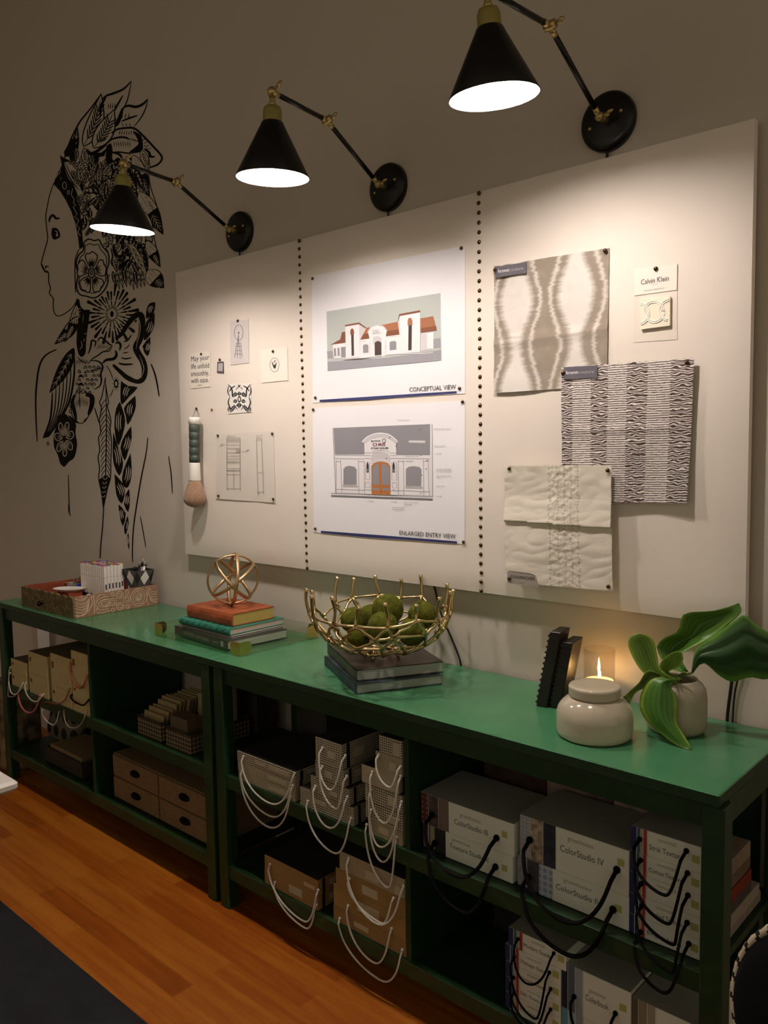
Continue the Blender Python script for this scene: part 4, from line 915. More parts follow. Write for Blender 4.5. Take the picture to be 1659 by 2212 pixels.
# front with scalloped rim
pts = [(X0, ZB), (X1, ZB)]; n_ = 44
for k in range(n_+1):
    x = X1 - (X1-X0)*k/n_; pts.append((x, ZT_ - .006 + .007*abs(sin(k*pi/5.5))))
fp = MB().prism([(x, Y0, z) for x, z in pts], (0, wl, 0))
k = fp; random.seed(3)
for i in range(34):
    x = X0 + .02 + (X1-X0-.04)*random.random(); z = ZB+.012+.068*random.random(); a0 = random.random()*6; r = .008+.012*random.random()
    k.tube([(x+r*cos(a0+q*.5)*(1-q*.05), Y0-.0003, min(ZT_-.008, max(ZB+.004, z+r*.8*sin(a0+q*.5)))) for q in range(7)], .0016, 5)
fp.build('front_panel', m_olive, dt)
kn = MB().lathe([(.004, 0), (.004, .008), (.0115, .013), (.012, .018), (.008, .023), (1e-6, .024)], (0, 0, 0), 20, Matrix.Rotation(pi/2, 4, 'X'))
kc = on(*crop(0,1180,3.687)((338,455)), y=Y0); kn.v = [p + kc for p in kn.v]; kn.build('knob', mat('dark bronze knob', '2a211a', .25, metal=1), dt)
m_cream = mat('raised white carving', 'dcc9b2', .6)
def side(y, z): return Vector((X1+.0006, Y0 + (Y1-Y0)*y, ZB + (ZT_-ZB)*z))
k = MB()
def cv(P, r=.0013): k.tube(curve([side(*p) for p in P], 4), r, 5)
def circ(c, r, ry=None, w=.0013, n=20): k.tube([side(c[0] + r*.226*cos(2*pi*i/n), c[1] + (ry or r)*sin(2*pi*i/n)) for i in range(n)], w, 5, closed=True)
for i in range(5): cv([(.02, .78-i*.15), (.08, .62-i*.13), (.14, .66-i*.12), (.19-.005*i, .86-i*.09)])
cv([(.02, .1), (.1, .12), (.17, .3), (.215, .6), (.2, .93)]); cv([(.225, .05), (.235, .4), (.23, .95)]); cv([(.02, .92), (.1, .8), (.16, .93)])
cv([(.26, .75), (.30, .92), (.36, .9)]); cv([(.25, .2), (.27, .38), (.24, .5)]); cv([(.25, .55), (.28, .72), (.34, .8), (.40, .8)]); cv([(.27, .3), (.30, .2), (.40, .22)]); cv([(.26, .12), (.33, .07), (.41, .12)])
circ((.345, .5), .28, .16); circ((.345, .5), .17, .09); cv([(.30, .62), (.35, .68), (.41, .66)]); cv([(.30, .38), (.35, .33), (.41, .34)])
for c_ in [(.445, .5), (.53, .78), (.53, .24), (.615, .52)]: circ(c_, .19, .17); circ(c_, .1, .09)
for c_ in [(.445, .86), (.445, .13), (.62, .86), (.62, .16)]: circ(c_, .09, .08)
circ((.76, .52), .44, .42); circ((.76, .52), .33, .32); circ((.76, .52), .07, .07)
for i in range(16): th = 2*pi*i/16; cv([(.76+.02*cos(th), .52+.09*sin(th)), (.76+.058*cos(th), .52+.25*sin(th))], .0012)
cv([(.87, .08), (.855, .35), (.87, .65), (.86, .95)])
for i in range(5): cv([(.90-.002*i, .85-i*.13), (.93, .7-i*.13), (.99, .62-i*.12)])
cv([(.89, .95), (.885, .6), (.91, .3), (.98, .1)])
k.build('relief_carving', m_cream, dt)
# things in the tray
ZI = TT + .02
def cyl_at(mb, x, y, z0, z1, r, n=12): mb.lathe([(r*.93, 0), (r, .0015), (r, z1-z0-.0015), (r*.93, z1-z0)], (x, y, z0), n)
caps = [('red', 'b03a3a'), ('orange', 'd07a3a'), ('yellow', 'd8c24a'), ('green', '4f8a52'), ('blue', '3a55c0'), ('violet', '8a5aa8'), ('pink', 'd88aa8'), ('brown', '7a5238'), ('grey', '8c8c90')]
m_mark = mat('white marker barrel', 'efe9df', .4)
protos = {}
m_peng = mat('grey pen body', '8f8c88', .4); m_penb = mat('black pen body', '1c1b1c', .35)
random.seed(11)
k_ = 0
ZM = ZI + .036
tag(MB().rbox(-3.66, -3.425, -.245, -.115, ZI, ZM-.0005, .004).build('marker_stand', m_penb), 'low black stand under the white markers in the drawer tray', 'stand')
for i in range(13):
    for j in range(7):
        if i > 10 and j > 4: continue
        nm, hx = caps[(i*5 + j*7 + (i*j) % 3) % 9]
        x = -3.645 + .0170*i; y = -.235 + .0170*j
        h = .137
        if nm not in protos:
            t = thing('marker', (x, y, ZM), 'white square-barrelled marker with its %s end up, in the marker block on the tray' % nm, 'marker', 'white markers with %s ends' % nm)
            MB().rbox(-.0074, .0074, -.0074, .0074, 0, .135, .002, Matrix.Translation((x, y, ZM))).build('barrel', m_mark, t)
            MB().rbox(-.0062, .0062, -.0062, .0062, .1345, .1385, .002, Matrix.Translation((x, y, ZM))).build('cap_end', mat(nm + ' cap end', hx, .5), t)
            MB().rbox(-.00755, .00755, -.00755, .00755, .0838, .0848, .002, Matrix.Translation((x, y, ZM))).build('barrel_seam', mat('grey seam', '77736c', .5), t)
            MB().rbox(.0074, .0077, -.0035, .0035, .03, .055, .0001, Matrix.Translation((x, y, ZM))).build('label_print', m_ink, t)
            protos[nm] = t
        else:
            t = copy_tree(protos[nm]); t.location = (x, y, ZM)
        t.location.z = ZM + random.uniform(-.002, .003); t.rotation_euler = (0, 0, random.uniform(-.05, .05)); k_ += 1
# diamond patterned pen pot, tapered square
tag(MB().rbox(-3.42, -3.345, -.125, -.062, ZI, ZI+.0545, .003).build('small_box', m_redw), 'small red brown block under the diamond pen pot', 'box')
pc = Vector((-3.393, -.094, ZI+.055))
pot = thing('pen_pot', pc, 'square tapered pen pot in a grey, black and white diamond pattern', 'pen pot')
mp_ = [mat('pot dark grey', '4f4c4b', .5), mat('pot white diamond', 'ece8e2', .5), mat('pot black triangle', '171314', .5), mat('pot inside black', '141212', .7)]
hb_, ht_, hh = .037, .056, .092
def potp(s_, u, v, off=0):
    h = hb_ + (ht_-hb_)*v + off; a = s_*pi/2; x = h; y = (u*2-1)*(hb_ + (ht_-hb_)*v)
    return pc + Vector(((x*cos(a) - y*sin(a))*1.14, (x*sin(a) + y*cos(a))*.82, v*hh))
k = MB()
for s_ in range(4):
    k.mi(0).flat([potp(s_, 0, 0), potp(s_, 1, 0), potp(s_, 1, 1), potp(s_, 0, 1)])
    k.mi(1).flat([potp(s_, .5, .25, .0004), potp(s_, .78, .62, .0004), potp(s_, .5, 1, .0004), potp(s_, .22, .62, .0004)])
    k.mi(2).flat([potp(s_, 0, .3, .0004), potp(s_, .22, .62, .0004), potp(s_, 0, .98, .0004)]); k.mi(2).flat([potp(s_, 1, .3, .0004), potp(s_, .78, .62, .0004), potp(s_, 1, .98, .0004)])
    k.mi(2).flat([potp(s_, .5, .25, .0004), potp(s_, .72, 0, .0004), potp(s_, .9, 0, .0004), potp(s_, .78, .0, .0004), potp(s_, .62, .18, .0004)]); k.mi(1).flat([potp(s_, .02, 0, .0004), potp(s_, .28, 0, .0004), potp(s_, .14, .22, .0004)])
    k.mi(3).flat([potp(s_, 0, .12, -.002), potp(s_, 1, .12, -.002), potp(s_, 1, 1, -.002), potp(s_, 0, 1, -.002)])
    k.mi(0).flat([potp(s_, 0, 1), potp(s_, 1, 1), potp(s_, 1, 1, -.002), potp(s_, 0, 1, -.002)])
k.mi(3).flat([potp(s_, 0, .12, -.002) for s_ in range(4)]); k.mi(0).flat([potp(s_, 0, 0) for s_ in range(4)])
k.build('pot_body', mp_, pot, normals=False)

for i, (dx, dy, lx, ly, L_, mm, nm) in enumerate([(.012,.02,.10,.12,.128,m_mark,'upright white pen at the back of the diamond pot'),(.026,.004,.2,.1,.115,m_peng,'grey pen leaning out of the diamond pot near its right corner'),(.03,.018,.25,.12,.118,m_mark,'white pen leaning to the right edge of the diamond pot'),(.02,.028,.1,.3,.118,m_penb,'black pen at the back right of the diamond pot'),(-.012,-.012,-.15,-.05,.095,m_mark,'short white pen in the front left of the diamond pot'),(-.004,-.018,.05,-.12,.094,m_peng,'short grey pen in the front of the diamond pot'),(-.018,.022,-.1,.1,.112,m_penb,'black pen at the back left of the diamond pot')]):
    b0 = pc + Vector((dx*.5, dy*.5, .013)); d = Vector((lx*.6, ly*.6, 1)).normalized()
    t = thing('pen', b0, nm, 'pen', None)
    MB().tube([b0, b0+d*(L_-.022)], .0055, 12).build('barrel', mm, t); MB().tube([b0+d*(L_-.0215), b0+d*(L_-.002), b0+d*L_], [.006, .006, .004], 12).build('cap', m_penb if mm is m_peng else m_peng, t)
# dish, brush, spoon, puck lids
def oncrop(p, z, c=crop(30, 1190, 5.027)): return on(*c(p), z=z)
dc = oncrop((600, 425), ZI+.05); 
dish = MB(); dish.lathe([(.0,.0005), (.055,.0005), (.075,.010), (.079,.0135), (.0795,.014), (.078,.0148), (.073,.0115), (.054,.004), (1e-6,.003)], (0,0,0), 40, Matrix.Diagonal(Vector((1,.62,1,1))))
dish.v = [Matrix.Rotation(.55, 4, 'Z') @ p + Vector((dc.x, dc.y, ZI+.045)) for p in dish.v]
tag(dish.build('oval_dish', mat('white glazed dish', 'ece6dd', .2)), 'shallow white oval dish lying across the carved drawer tray', 'dish')
box_ = MB().rbox(dc.x-.06, dc.x+.05, dc.y-.03, dc.y+.04, ZI, ZI+.0445, .003).build('small_box', m_redw); tag(box_, 'low red brown wooden block under the white oval dish', 'box')
pcx = oncrop((690, 365), ZI+.062)
t = thing('paint_brush', pcx, 'flat brush with bright blue handle and grey bristles, on the drawer tray', 'brush')
Mx = Matrix.Translation(pcx) @ Matrix.Rotation(.75, 4, 'Z')
MB().rbox(0, .05, -.014, .014, -.006, .006, .004, Mx).build('handle', mat('bright blue plastic', '2846c8', .35), t); MB().rbox(-.045, 0, -.016, .016, -.0045, .0045, .002, Mx).build('bristles', mat('grey bristles', '8f8878', .7, bump=.8, bump_scale=200, stretch=(1, 8, 1)), t)
for p_, r_, lab_ in [((418,368),.013,'small white round puck at the left end of the drawer tray'),((812,462),.020,'white domed disc by the front rim of the drawer tray'),((1080,410),.015,'left of two silver domed discs beside the diamond pot'),((1130,408),.017,'right of two silver domed discs beside the diamond pot')]:
    q_ = oncrop(p_, ZI+.045)
    o = MB().lathe([(r_,0), (r_,.003), (r_*.86,.008), (r_*.5,.0115), (1e-6,.0125)], (0,0,0), 24); o.v = [p + Vector((q_.x, q_.y, ZI)) for p in o.v]
    o.v = [Vector((p.x, p.y, ZI + (p.z-ZI)*(1 + .032/ .0125) if p.z > ZI+.002 else p.z)) for p in o.v]
    tag(o.build('domed_disc', mat('pearly white shell', 'ded6cc', .18, coat=.4)), lab_, 'disc')
for i_, (pa, pb, nm) in enumerate([((650,330),(685,298),'silver scissors loop rising from the drawer tray, left one'),((700,320),(728,296),'silver scissors loop rising from the drawer tray, right one')]): pass
qa, qb = oncrop((640,345), ZI+.07), oncrop((740,292), ZI+.10)
t = thing('scissors', qa, 'steel scissors with shiny loop handles lying behind the blue brush', 'scissors')
MB().tube([oncrop((505,352), ZI+.055), qa], [.001, .005], 8).build('blade', mat('white steel', 'cfc8be', .25, metal=.6), t)
for p_ in ((668,322),(715,308)):
    q_ = oncrop(p_, ZI+.08); MB().tube([q_ + Vector((.014*cos(2*pi*i/16), .004*sin(2*pi*i/16), .011*sin(2*pi*i/16))) for i in range(16)], .0022, 6, closed=True).build('finger_loop', mat('shiny steel', 'd8d4cc', .15, metal=1), t)
# acrylic tray with gold corners
at = thing('acrylic_tray', (-2.51, -.22, TT), 'clear acrylic tray with rounded gold corner clips under the book stack', 'tray')
m_acr = thin_glass('clear acrylic', (.93, .955, .89), 1.45)
m_gold = mat('polished gold clip', 'd8c070', .3, metal=1)
x0, x1, y0, y1 = -2.775, -2.25, -.401, -.034; hT = .050; th = .006
MB().box(x0, x1, y0, y1, TT+.0005, TT+.006).build('tray_floor', m_acr, at)
MB().box(x0, x1, y0, y0+th, TT+.0062, TT+hT).build('tray_wall', m_acr, at); MB().box(x0, x1, y1-th, y1, TT+.0062, TT+hT).build('tray_wall', m_acr, at)
MB().box(x0, x0+th, y0+th, y1-th, TT+.0062, TT+hT).build('tray_wall', m_acr, at); MB().box(x1-th, x1, y0+th, y1-th, TT+.0062, TT+hT).build('tray_wall', m_acr, at)
for cx_, cy_, sx, sy in ((x0, y0, 1, 1), (x1, y0, -1, 1), (x1, y1, -1, -1), (x0, y1, 1, -1)):
    k = MB()
    def tongue(L_): return [(0, .004)] + [(L_-.018+.018*sin(a_), .026-.018*cos(a_) if False else .004+.018*(1-cos(a_))) for a_ in [pi/2*i/5 for i in range(6)]] + [(L_, hT-.018)] + [(L_-.018*(1-cos(a_)), hT-.018+.018*sin(a_)) for a_ in [pi/2*i/5 for i in range(1, 6)]] + [(0, hT)]
    P = tongue(.052)
    k.prism([(cx_+sx*p, cy_-sy*.0012, TT+q) for p, q in P], (0, sy*.001, 0)); k.prism([(cx_-sx*.0012, cy_+sy*p, TT+q) for p, q in P], (sx*.001, 0, 0))
    k.build('corner_clip', m_gold, at)
ZA = TT + .0068
m_gry = mat('charcoal dust jacket', '37342f', .3, coat=.3); m_teal = mat('teal patterned cover', '2f7b66', .45); m_or = mat('worn orange leather', '9a4f2c', .5, noise_amt=.25, noise_scale=25, bump=.3)
t, Mx = book('book', (-2.341, -.383), radians(-4.5), ZA, .372, .262, .0325, m_gry, m_page, 'charcoal book with pale spine lettering, lowest in the acrylic tray stack', group='books in the acrylic tray')
k = MB(); pl = lambda x, z: Mx @ Vector((x, -.0006, z)); text(k, 'JAPANESE GARDENING', pl(-.305, .010), pl(-.125, .010), pl(-.305, .0235), bold=.0004); text(k, 'HADA', pl(-.095, .013), pl(-.06, .013), pl(-.095, .020)); k.box(-.045, -.028, -.0006, -.0002, .008, .026, Mx)
k.build('spine_lettering', mat('pale jacket print', 'a9a59c', .6), t, normals=False)
t, Mx = book('book', (-2.353, -.355), radians(-1.5), ZA+.033, .318, .235, .009, mat('grey silver cover', '8d8a80', .4), m_page, 'thin silver grey book between the charcoal and teal books', group='books in the acrylic tray')
t, Mx = book('book', (-2.366, -.352), radians(-1.2), ZA+.0425, .322, .252, .0235, m_teal, mat('pinkish page edges', 'c4b2a4', .8), 'teal book with dark branching pattern under the orange book', group='books in the acrylic tray', round_spine=True)
k = MB()
for i in range(8):
    x = -.02 - i*.038
    k.tube([Mx @ Vector(p) for p in [(x, -.0062, .004), (x-.016, -.0068, .014), (x-.022, -.005, .0225), (x-.03, .02, .0237), (x-.026, .05, .0237)]], .0011, 5); k.tube([Mx @ Vector(p) for p in [(x-.016, -.0068, .014), (x-.005, -.005, .0225), (x+.006, .03, .0237)]], .0009, 5)
k.build('branch_pattern', mat('dark branch print', '1f3a33', .5), t)
ZO = ZA + .0665
t, Mx = book('book', (-2.388, -.322), radians(-1), ZO, .286, .195, .0465, m_or, m_pagey, 'thick old orange leather book with yellow page edges, top of the stack', group='books in the acrylic tray', round_spine=True, cov=.003, band=(.12, .3, .5, .7, .88))
# gold knot orb
oc = Vector((-2.525, -.21, ZO + .0465 + .1005)); orb = thing('knot_orb', (oc.x, oc.y, ZO+.047), 'open gold orb of interlocking rings standing on the orange book', 'ornament')
m_orb = mat('brushed antique gold', 'c8a880', .38, metal=1, noise_amt=.12, noise_scale=30)
vdir = (oc - CAMP).normalized(); ux = vdir.cross(Vector((0, 0, 1))).normalized(); uy = ux.cross(vdir)
for i, (rot, tilt, rr) in enumerate([(20, 60, .096), (140, 58, .096), (-100, 62, .096), (75, 30, .098)]):
    ra, ti = radians(rot), radians(tilt)
    e1 = Vector((cos(ra), 0, sin(ra))); e2 = (Vector((-sin(ra), 0, cos(ra)))*cos(ti) + Vector((0, 1, 0))*sin(ti))
    pts = [oc + (e1*cos(a_) + e2*sin(a_))*rr + Vector((0, 0, 0)) for a_ in [2*pi*j/48 for j in range(48)]]
    mb = MB(); N = len(pts); vs = []; n8 = 10
    for j, p in enumerate(pts):
        tg = (pts[(j+1) % N] - pts[j-1]).normalized(); rd = (p-oc).normalized(); sd = tg.cross(rd)
        for q in range(n8): a_ = 2*pi*q/n8; vs.append(p + rd*cos(a_)*.0042 + sd*sin(a_)*.0068)
    fs = [(j*n8+q, j*n8+(q+1) % n8, ((j+1) % N)*n8+(q+1) % n8, ((j+1) % N)*n8+q) for j in range(N) for q in range(n8)]
    mb.add(vs, fs, True); mb.build('ring', m_orb, orb)
# two books under the bowl
m_brn = mat('dark brown photo cover', '332a24', .4, noise_amt=.3, noise_scale=12, coat=.15); m_slate = mat('slate blue cover', '34424a', .45)
m_pg = mat('cool page edges', '9ba39b', .8, noise_amt=.08, noise_scale=40, stretch=(1, 1, 60))
book('book', (-1.638, -.456), radians(-28.6), TT+.0004, .352, .272, .0300, m_slate, m_pg, 'slate blue book lying on the green table, lower of the two under the gold bowl', cov=.003)
book('book', (-1.656, -.438), radians(-30.2), TT+.031, .350, .276, .0345, m_brn, m_pg, 'dark brown book directly under the gold branch bowl', cov=.003)
# gold branch bowl
ZW = TT + .0659
bc = Vector((-1.698, -.279, 0)); bowl = thing('branch_bowl', (bc.x, bc.y, ZW), 'gold bowl woven of coral-like branches on two stacked books', 'bowl')
m_bowl = mat('polished pale gold', 'cdb888', .27, metal=1, noise_amt=.1, noise_scale=40)
random.seed(21)
Hb = .190; Rb = .228
def bp(th, h):
    """h 0 bottom .. 1 rim"""
    r = Rb * (max(0, 1-(1-h)**2.3))**.60 if h > 0 else 0
    r = .035 + (Rb-.035)*(1-(1-h)**2.0)**.75
    return bc + Vector((r*cos(th), r*sin(th), ZW + .022 + Hb*h**1.55))
rows = [(0.0, 7), (.18, 13), (.38, 15), (.58, 16), (.76, 16)]
nodes = []
for ri, (h, n_) in enumerate(rows):
    nodes.append([(2*pi*(i + .5*(ri % 2))/n_ + random.uniform(-.09, .09), h + random.uniform(-.035, .035)*(ri > 0)) for i in range(n_)])
k = MB(); eds = []
def edge(a_, b_, r0=.0052):
    da = (b_[0]-a_[0]+pi) % (2*pi) - pi; pts = []
    for q in range(6):
        f = q/5; hh = a_[1]+(b_[1]-a_[1])*f; pts.append(bp(a_[0]+da*f + .04*sin(pi*f)*random.uniform(-1, 1), max(0, hh)))
    rr = [r0*1.35, r0, r0*.85, r0*.85, r0, r0*1.35]; k.tube(pts, rr, 7)
for ri in range(len(nodes)):
    R_ = nodes[ri]
    for i, nd in enumerate(R_):
        k.sphere(bp(nd[0], max(0, nd[1])), .0062, 4)
        if ri+1 < len(nodes):
            up = sorted(nodes[ri+1], key=lambda m_: abs((m_[0]-nd[0]+pi) % (2*pi) - pi))
            edge(nd, up[0])
            if random.random() < .88: edge(nd, up[1])
        if ri == 0 or random.random() < (.34 if ri < 4 else .85): edge(nd, R_[(i+1) % len(R_)], .0048)
    if ri > 0:
        for nd in R_:
            if random.random() < .35:
                dn = min(nodes[ri-1], key=lambda m_: abs((m_[0]-nd[0]+pi) % (2*pi) - pi)); edge(nd, dn)
for nd in nodes[-1]:
    p = bp(nd[0], nd[1]); top = bp(nd[0] + random.uniform(-.08, .08), 1.0); top.z += random.uniform(-.014, .014)
    mid = (p + top)/2 + Vector((random.uniform(-.006, .006), random.uniform(-.006, .006), 0))
    k.tube(curve([p, mid, top], 3), [.0056, .005, .0048, .0048, .005, .0058, .0068], 8)
k.build('branch_lattice', m_bowl, bowl)
for i in range(4):
    th = pi/4 + i*pi/2 - .5; MB().tube([bc+Vector((.052*cos(th), .052*sin(th), ZW+.031)), bc+Vector((.055*cos(th), .055*sin(th), ZW+.012)), bc+Vector((.06*cos(th), .06*sin(th), ZW))], [.0075, .006, .0035], 8).build('foot', m_bowl, bowl)
m_moss = mat('green moss', '55571a', 1.0, col2='35380f', noise_scale=55, bump=1.0, bump_scale=160, spec=.1)
def moss(u, v, y, r, label):
    p = on(u, v, y=y); mb = MB().sphere(p, r, 22)
    mb.v = [p + (q-p)*(1 + .035*noise.noise(q*38) + .03*noise.noise(q*110) + .02*noise.noise(q*300)) for q in mb.v]
    tag(mb.build('moss_ball', m_moss), label, 'moss ball', 'moss balls in the gold bowl')
moss(838, 1317, -.262, .0485, 'biggest moss ball, topmost in the gold bowl'); moss(764, 1340, -.300, .042, 'moss ball at the left in the gold bowl'); moss(827, 1356, -.345, .048, 'moss ball at the front centre of the gold bowl')
moss(912, 1328, -.262, .042, 'moss ball at the right back of the gold bowl'); moss(890, 1366, -.318, .040, 'moss ball low at the right front of the gold bowl'); moss(775, 1375, -.352, .036, 'small moss ball low at the left front of the gold bowl'); moss(800, 1330, -.195, .038, 'moss ball at the back left of the gold bowl')
# cords on the wall
m_cord = mat('black cable', '0c0c0c', .5)
def cable(pts, label, r=.0032): tag(MB().tube(curve(pts, 8), r, 8).build('power_cord', m_cord), label, 'cord')
cable([(-1.8805, -.012, 2.39), (-1.87, -.008, 2.2), (-1.82, -.008, 1.7), (-1.735, -.008, 1.22), (-1.70, -.008, 1.12), (-1.675, -.008, 1.04), (-1.63, -.008, .96), (-1.596, -.008, .886), (-1.59, -.007, .8)], 'black cord running down the wall behind the gold bowl')
cable([(-1.083, -.012, 2.39), (-1.08, -.008, 2.2), (-.95, -.008, 1.7), (-.76, -.008, 1.25), (-.728, -.008, 1.08), (-.733, -.008, .98), (-.742, -.007, .885), (-.74, -.007, .8)], 'thick black cord below the right lamp, passing behind the leafy plant', .0042)
cable([(-.68, -.008, 1.12), (-.70, -.008, 1.05), (-.722, -.008, .97), (-.728, -.007, .89), (-.727, -.007, .8)], 'thinner black cord at the far right beside the vase', .0024)
cable([(-2.678, -.012, 2.39), (-2.67, -.008, 2.2), (-2.6, -.008, 1.8), (-2.6, -.008, 1.3)], 'black cord stub leaving the left lamp plate', .0032)
# dark carved bookend pair
m_be = mat('near black carved wood', '17120f', .42, noise_amt=.3, noise_scale=30, bump=.4)
be = thing('carved_bookend', (-1.16, -.2, TT), 'pair of near black carved blocks leaning together right of the table centre', 'bookend')
def block(nm, p0, dx, dy, h, lean, ry):
    Mx = Matrix.Translation(Vector(p0)) @ Matrix.Rotation(ry, 4, 'Z') @ Matrix.Shear('XZ', 4, (0, 0)) 
    sh = Matrix.Identity(4); sh[0][2] = lean
    mb = MB().rbox(0, dx, 0, dy, 0, h, .003, Mx @ sh)
    o = mb.build(nm, m_be, be)
    k = MB()
    for i in range(13): k.sphere(Mx @ sh @ Vector((-.001, .004, .012 + (h-.024)*i/12)), .0042, 4)
    k.build('carved_edge', m_be, o); return o
block('tall_block', (-1.182, -.218, TT+.0004), .031, .075, .212, .19, radians(10)); block('short_block', (-1.147, -.205, TT+.0004), .030, .085, .186, .19, radians(10))
# candle
cc = Vector((-1.062, -.085, TT)); cn = thing('candle', cc, 'lit candle in a clear straight glass behind the lidded jar', 'candle')
m_glass = thin_glass('clear candle glass', (.96, .94, .92), 1.5)
MB().lathe([(.040,.0005), (.0425,.002), (.0425,.153), (.0418,.154), (.0405,.153), (.0402,.010), (1e-6,.009)], cc, 40, cap0=True).build('glass_cup', m_glass, cn)
m_wax = mat('cream wax', 'f0dcc0', .5, sss=.3)
MB().lathe([(.0398,.0095), (.0398,.066), (.037,.0645), (1e-6,.064)], cc, 32).build('wax', m_wax, cn)
MB().tube([cc+Vector((0,0,.062)), cc+Vector((.001,0,.074))], .0009, 6).build('wick', m_cord, cn)
m_fl = mat('candle flame', 'ffc878', .5, emit=220)
MB().lathe([(1e-6,0), (.0032,.004), (.0042,.009), (.003,.016), (1e-6,.024)], cc+Vector((.001,0,.072)), 14).build('flame', m_fl, cn)
# lidded jar
m_cer = mat('glossy oatmeal ceramic', 'c6bba4', .12, coat=.6, noise_amt=.03, noise_scale=12)
jc = Vector((-.953, -.318, TT)); jar = thing('lidded_jar', jc, 'squat glossy cream ceramic jar with a flat lid at the table front', 'jar')
MB().lathe([(.078,.0004), (.086,.0015), (.0905,.006), (.0922,.014), (.0926,.022), (.0926,.050), (.0916,.060), (.088,.071), (.082,.080), (.073,.089), (.064,.0955), (.057,.099), (1e-6,.099)], jc, 56).build('jar_body', m_cer, jar)
MB().lathe([(.052,.0992), (.0600,.0996), (.0622,.1008), (.0630,.1030), (.0630,.1050), (.0630,.1190), (.0630,.1210), (.0622,.1236), (.0600,.1256), (.0570,.1266), (.050,.1272), (.03,.1275), (1e-6,.1275)], jc, 56).build('lid', m_cer, jar)
# vase with hosta leaves
m_vase = mat('matte stone ceramic', 'a9a18a', .45, noise_amt=.05, noise_scale=8)
vc = Vector((-.816, -.155, TT)); vase = thing('vase', vc, 'wide-mouthed stone coloured vase holding big green leaves', 'vase')
MB().lathe([(.058,.0004), (.066,.003), (.0725,.014), (.0735,.04), (.0735,.085), (.070,.108), (.062,.121), (.053,.127), (.0505,.132), (.049,.131), (.050,.124), (.060,.112), (.066,.09), (.066,.02), (1e-6,.018)], vc, 56).build('vase_body', m_vase, vase)
mouth = vc + Vector((0, 0, .128))
c6 = crop(1120, 1260, 3.078)
def leafmat(nm, c1_, c2_): return mat(nm, c1_, .38, spec=.45, attr='tint', sss=.0)
m_leaf = leafmat('hosta leaf', 'ffffff', None)
def hosta(label, Lf, Rt, d0, d1, base, edge_, dm=0, n=22, mwid=14, ribs=7, curl=.01, veinamp=.0034, stem=None):
    """Lf/Rt: photo outline of each side from base to tip; d0..d1 depth y from base to tip (dm bulge of the midrib)"""
    t = thing('hosta_leaf', mouth, label, 'leaf', 'hosta leaves in the vase')
    def samp(P):
        C_ = curve([Vector((x, y, 0)) for x, y in P], 12); out = []
        L_ = [0]
        for i in range(1, len(C_)): L_.append(L_[-1] + (C_[i]-C_[i-1]).length)
        for j in range(n+1):
            s_ = L_[-1]*j/n; i = max(1, next((q for q in range(len(L_)) if L_[q] >= s_ - 1e-6), len(L_)-1)); f = (s_-L_[i-1])/max(1e-6, L_[i]-L_[i-1]); out.append(C_[i-1].lerp(C_[i], f))
        return out
    A_, B_ = samp(Lf), samp(Rt); vs = []; cols = []; cb, ce = srgb(base), srgb(edge_)
    for j in range(n+1):
        tt = j/n
        for i in range(mwid+1):
            s_ = i/mwid; p = A_[j].lerp(B_[j], s_); mm = 1 - abs(2*s_-1)
            y = d0 + (d1-d0)*tt + dm*mm*sin(pi*min(1, tt+.1)) + curl*sin(3*tt)*(s_-.5)*2
            q = on(*c6((p.x, p.y)), y=y)
            q.y += veinamp*sin(abs(s_-.5)*2*ribs*pi)*sin(pi*tt)**.5
            vs.append(q)
            ed = max(0, 1 - mm*3.2 + .35*noise.noise(Vector((tt*9, s_*9, d0*30)))); vv = .2*cos(abs(s_-.5)*2*ribs*pi)
            c_ = lerp3(cb, ce, ed*.9); cols.append(tuple(max(0, x*(1+vv)) for x in c_))
    mb = MB(); W_ = mwid+1
    mb.add(vs, [(j*W_+i, j*W_+i+1, (j+1)*W_+i+1, (j+1)*W_+i) for j in range(n) for i in range(mwid)], True); mb.colr = cols
    o = mb.build('leaf_blade', m_leaf, t, normals=False)
    sol = o.modifiers.new('thickness', 'SOLIDIFY'); sol.thickness = .0008
    b0 = on(*c6(((Lf[0][0]+Rt[0][0])/2, (Lf[0][1]+Rt[0][1])/2)), y=d0)
    MB().tube(curve([vc+Vector((random.uniform(-.02,.02), random.uniform(-.02,.02), .03)), mouth+(b0-mouth)*.15+Vector((0,0,-.006)), b0], 6), .0026, 7).build('leaf_stem', mat('leaf stem green', '6a8236', .5), t)
hosta('largest hosta leaf, folded and reaching to the upper right', [(1090,590),(1000,560),(920,440),(960,370),(1060,318),(1100,205),(1300,182),(1465,132)], [(1130,590),(1080,480),(1180,415),(1240,385),(1330,335),(1400,270),(1482,190),(1467,134)], -.18, -.10, '4c7428', '6d9438', .03)
hosta('dark hosta leaf drooping out of the right edge of the photo', [(1150,590),(1180,440),(1300,350),(1440,245),(1500,205),(1560,262),(1680,345),(1760,450)], [(1160,600),(1230,530),(1330,610),(1420,655),(1540,625),(1640,640),(1710,600),(1765,455)], -.15, -.10, '2a4a22', '5c8a2e', -.02, ribs=10)
hosta('rounded yellow-green hosta leaf at the left of the vase', [(1000,650),(860,615),(790,545),(745,460),(728,395),(745,350)], [(1040,650),(945,575),(920,480),(905,400),(870,352),(800,330)], -.2, -.2, '5d7d2a', '8a9c34', .015)
hosta('small curled hosta leaf at the centre of the vase', [(1040,640),(950,575),(945,530),(1000,475),(1050,452)], [(1090,640),(1000,590),(1060,560),(1095,510),(1085,455)], -.215, -.22, '6b8c30', '96b04a', .012)
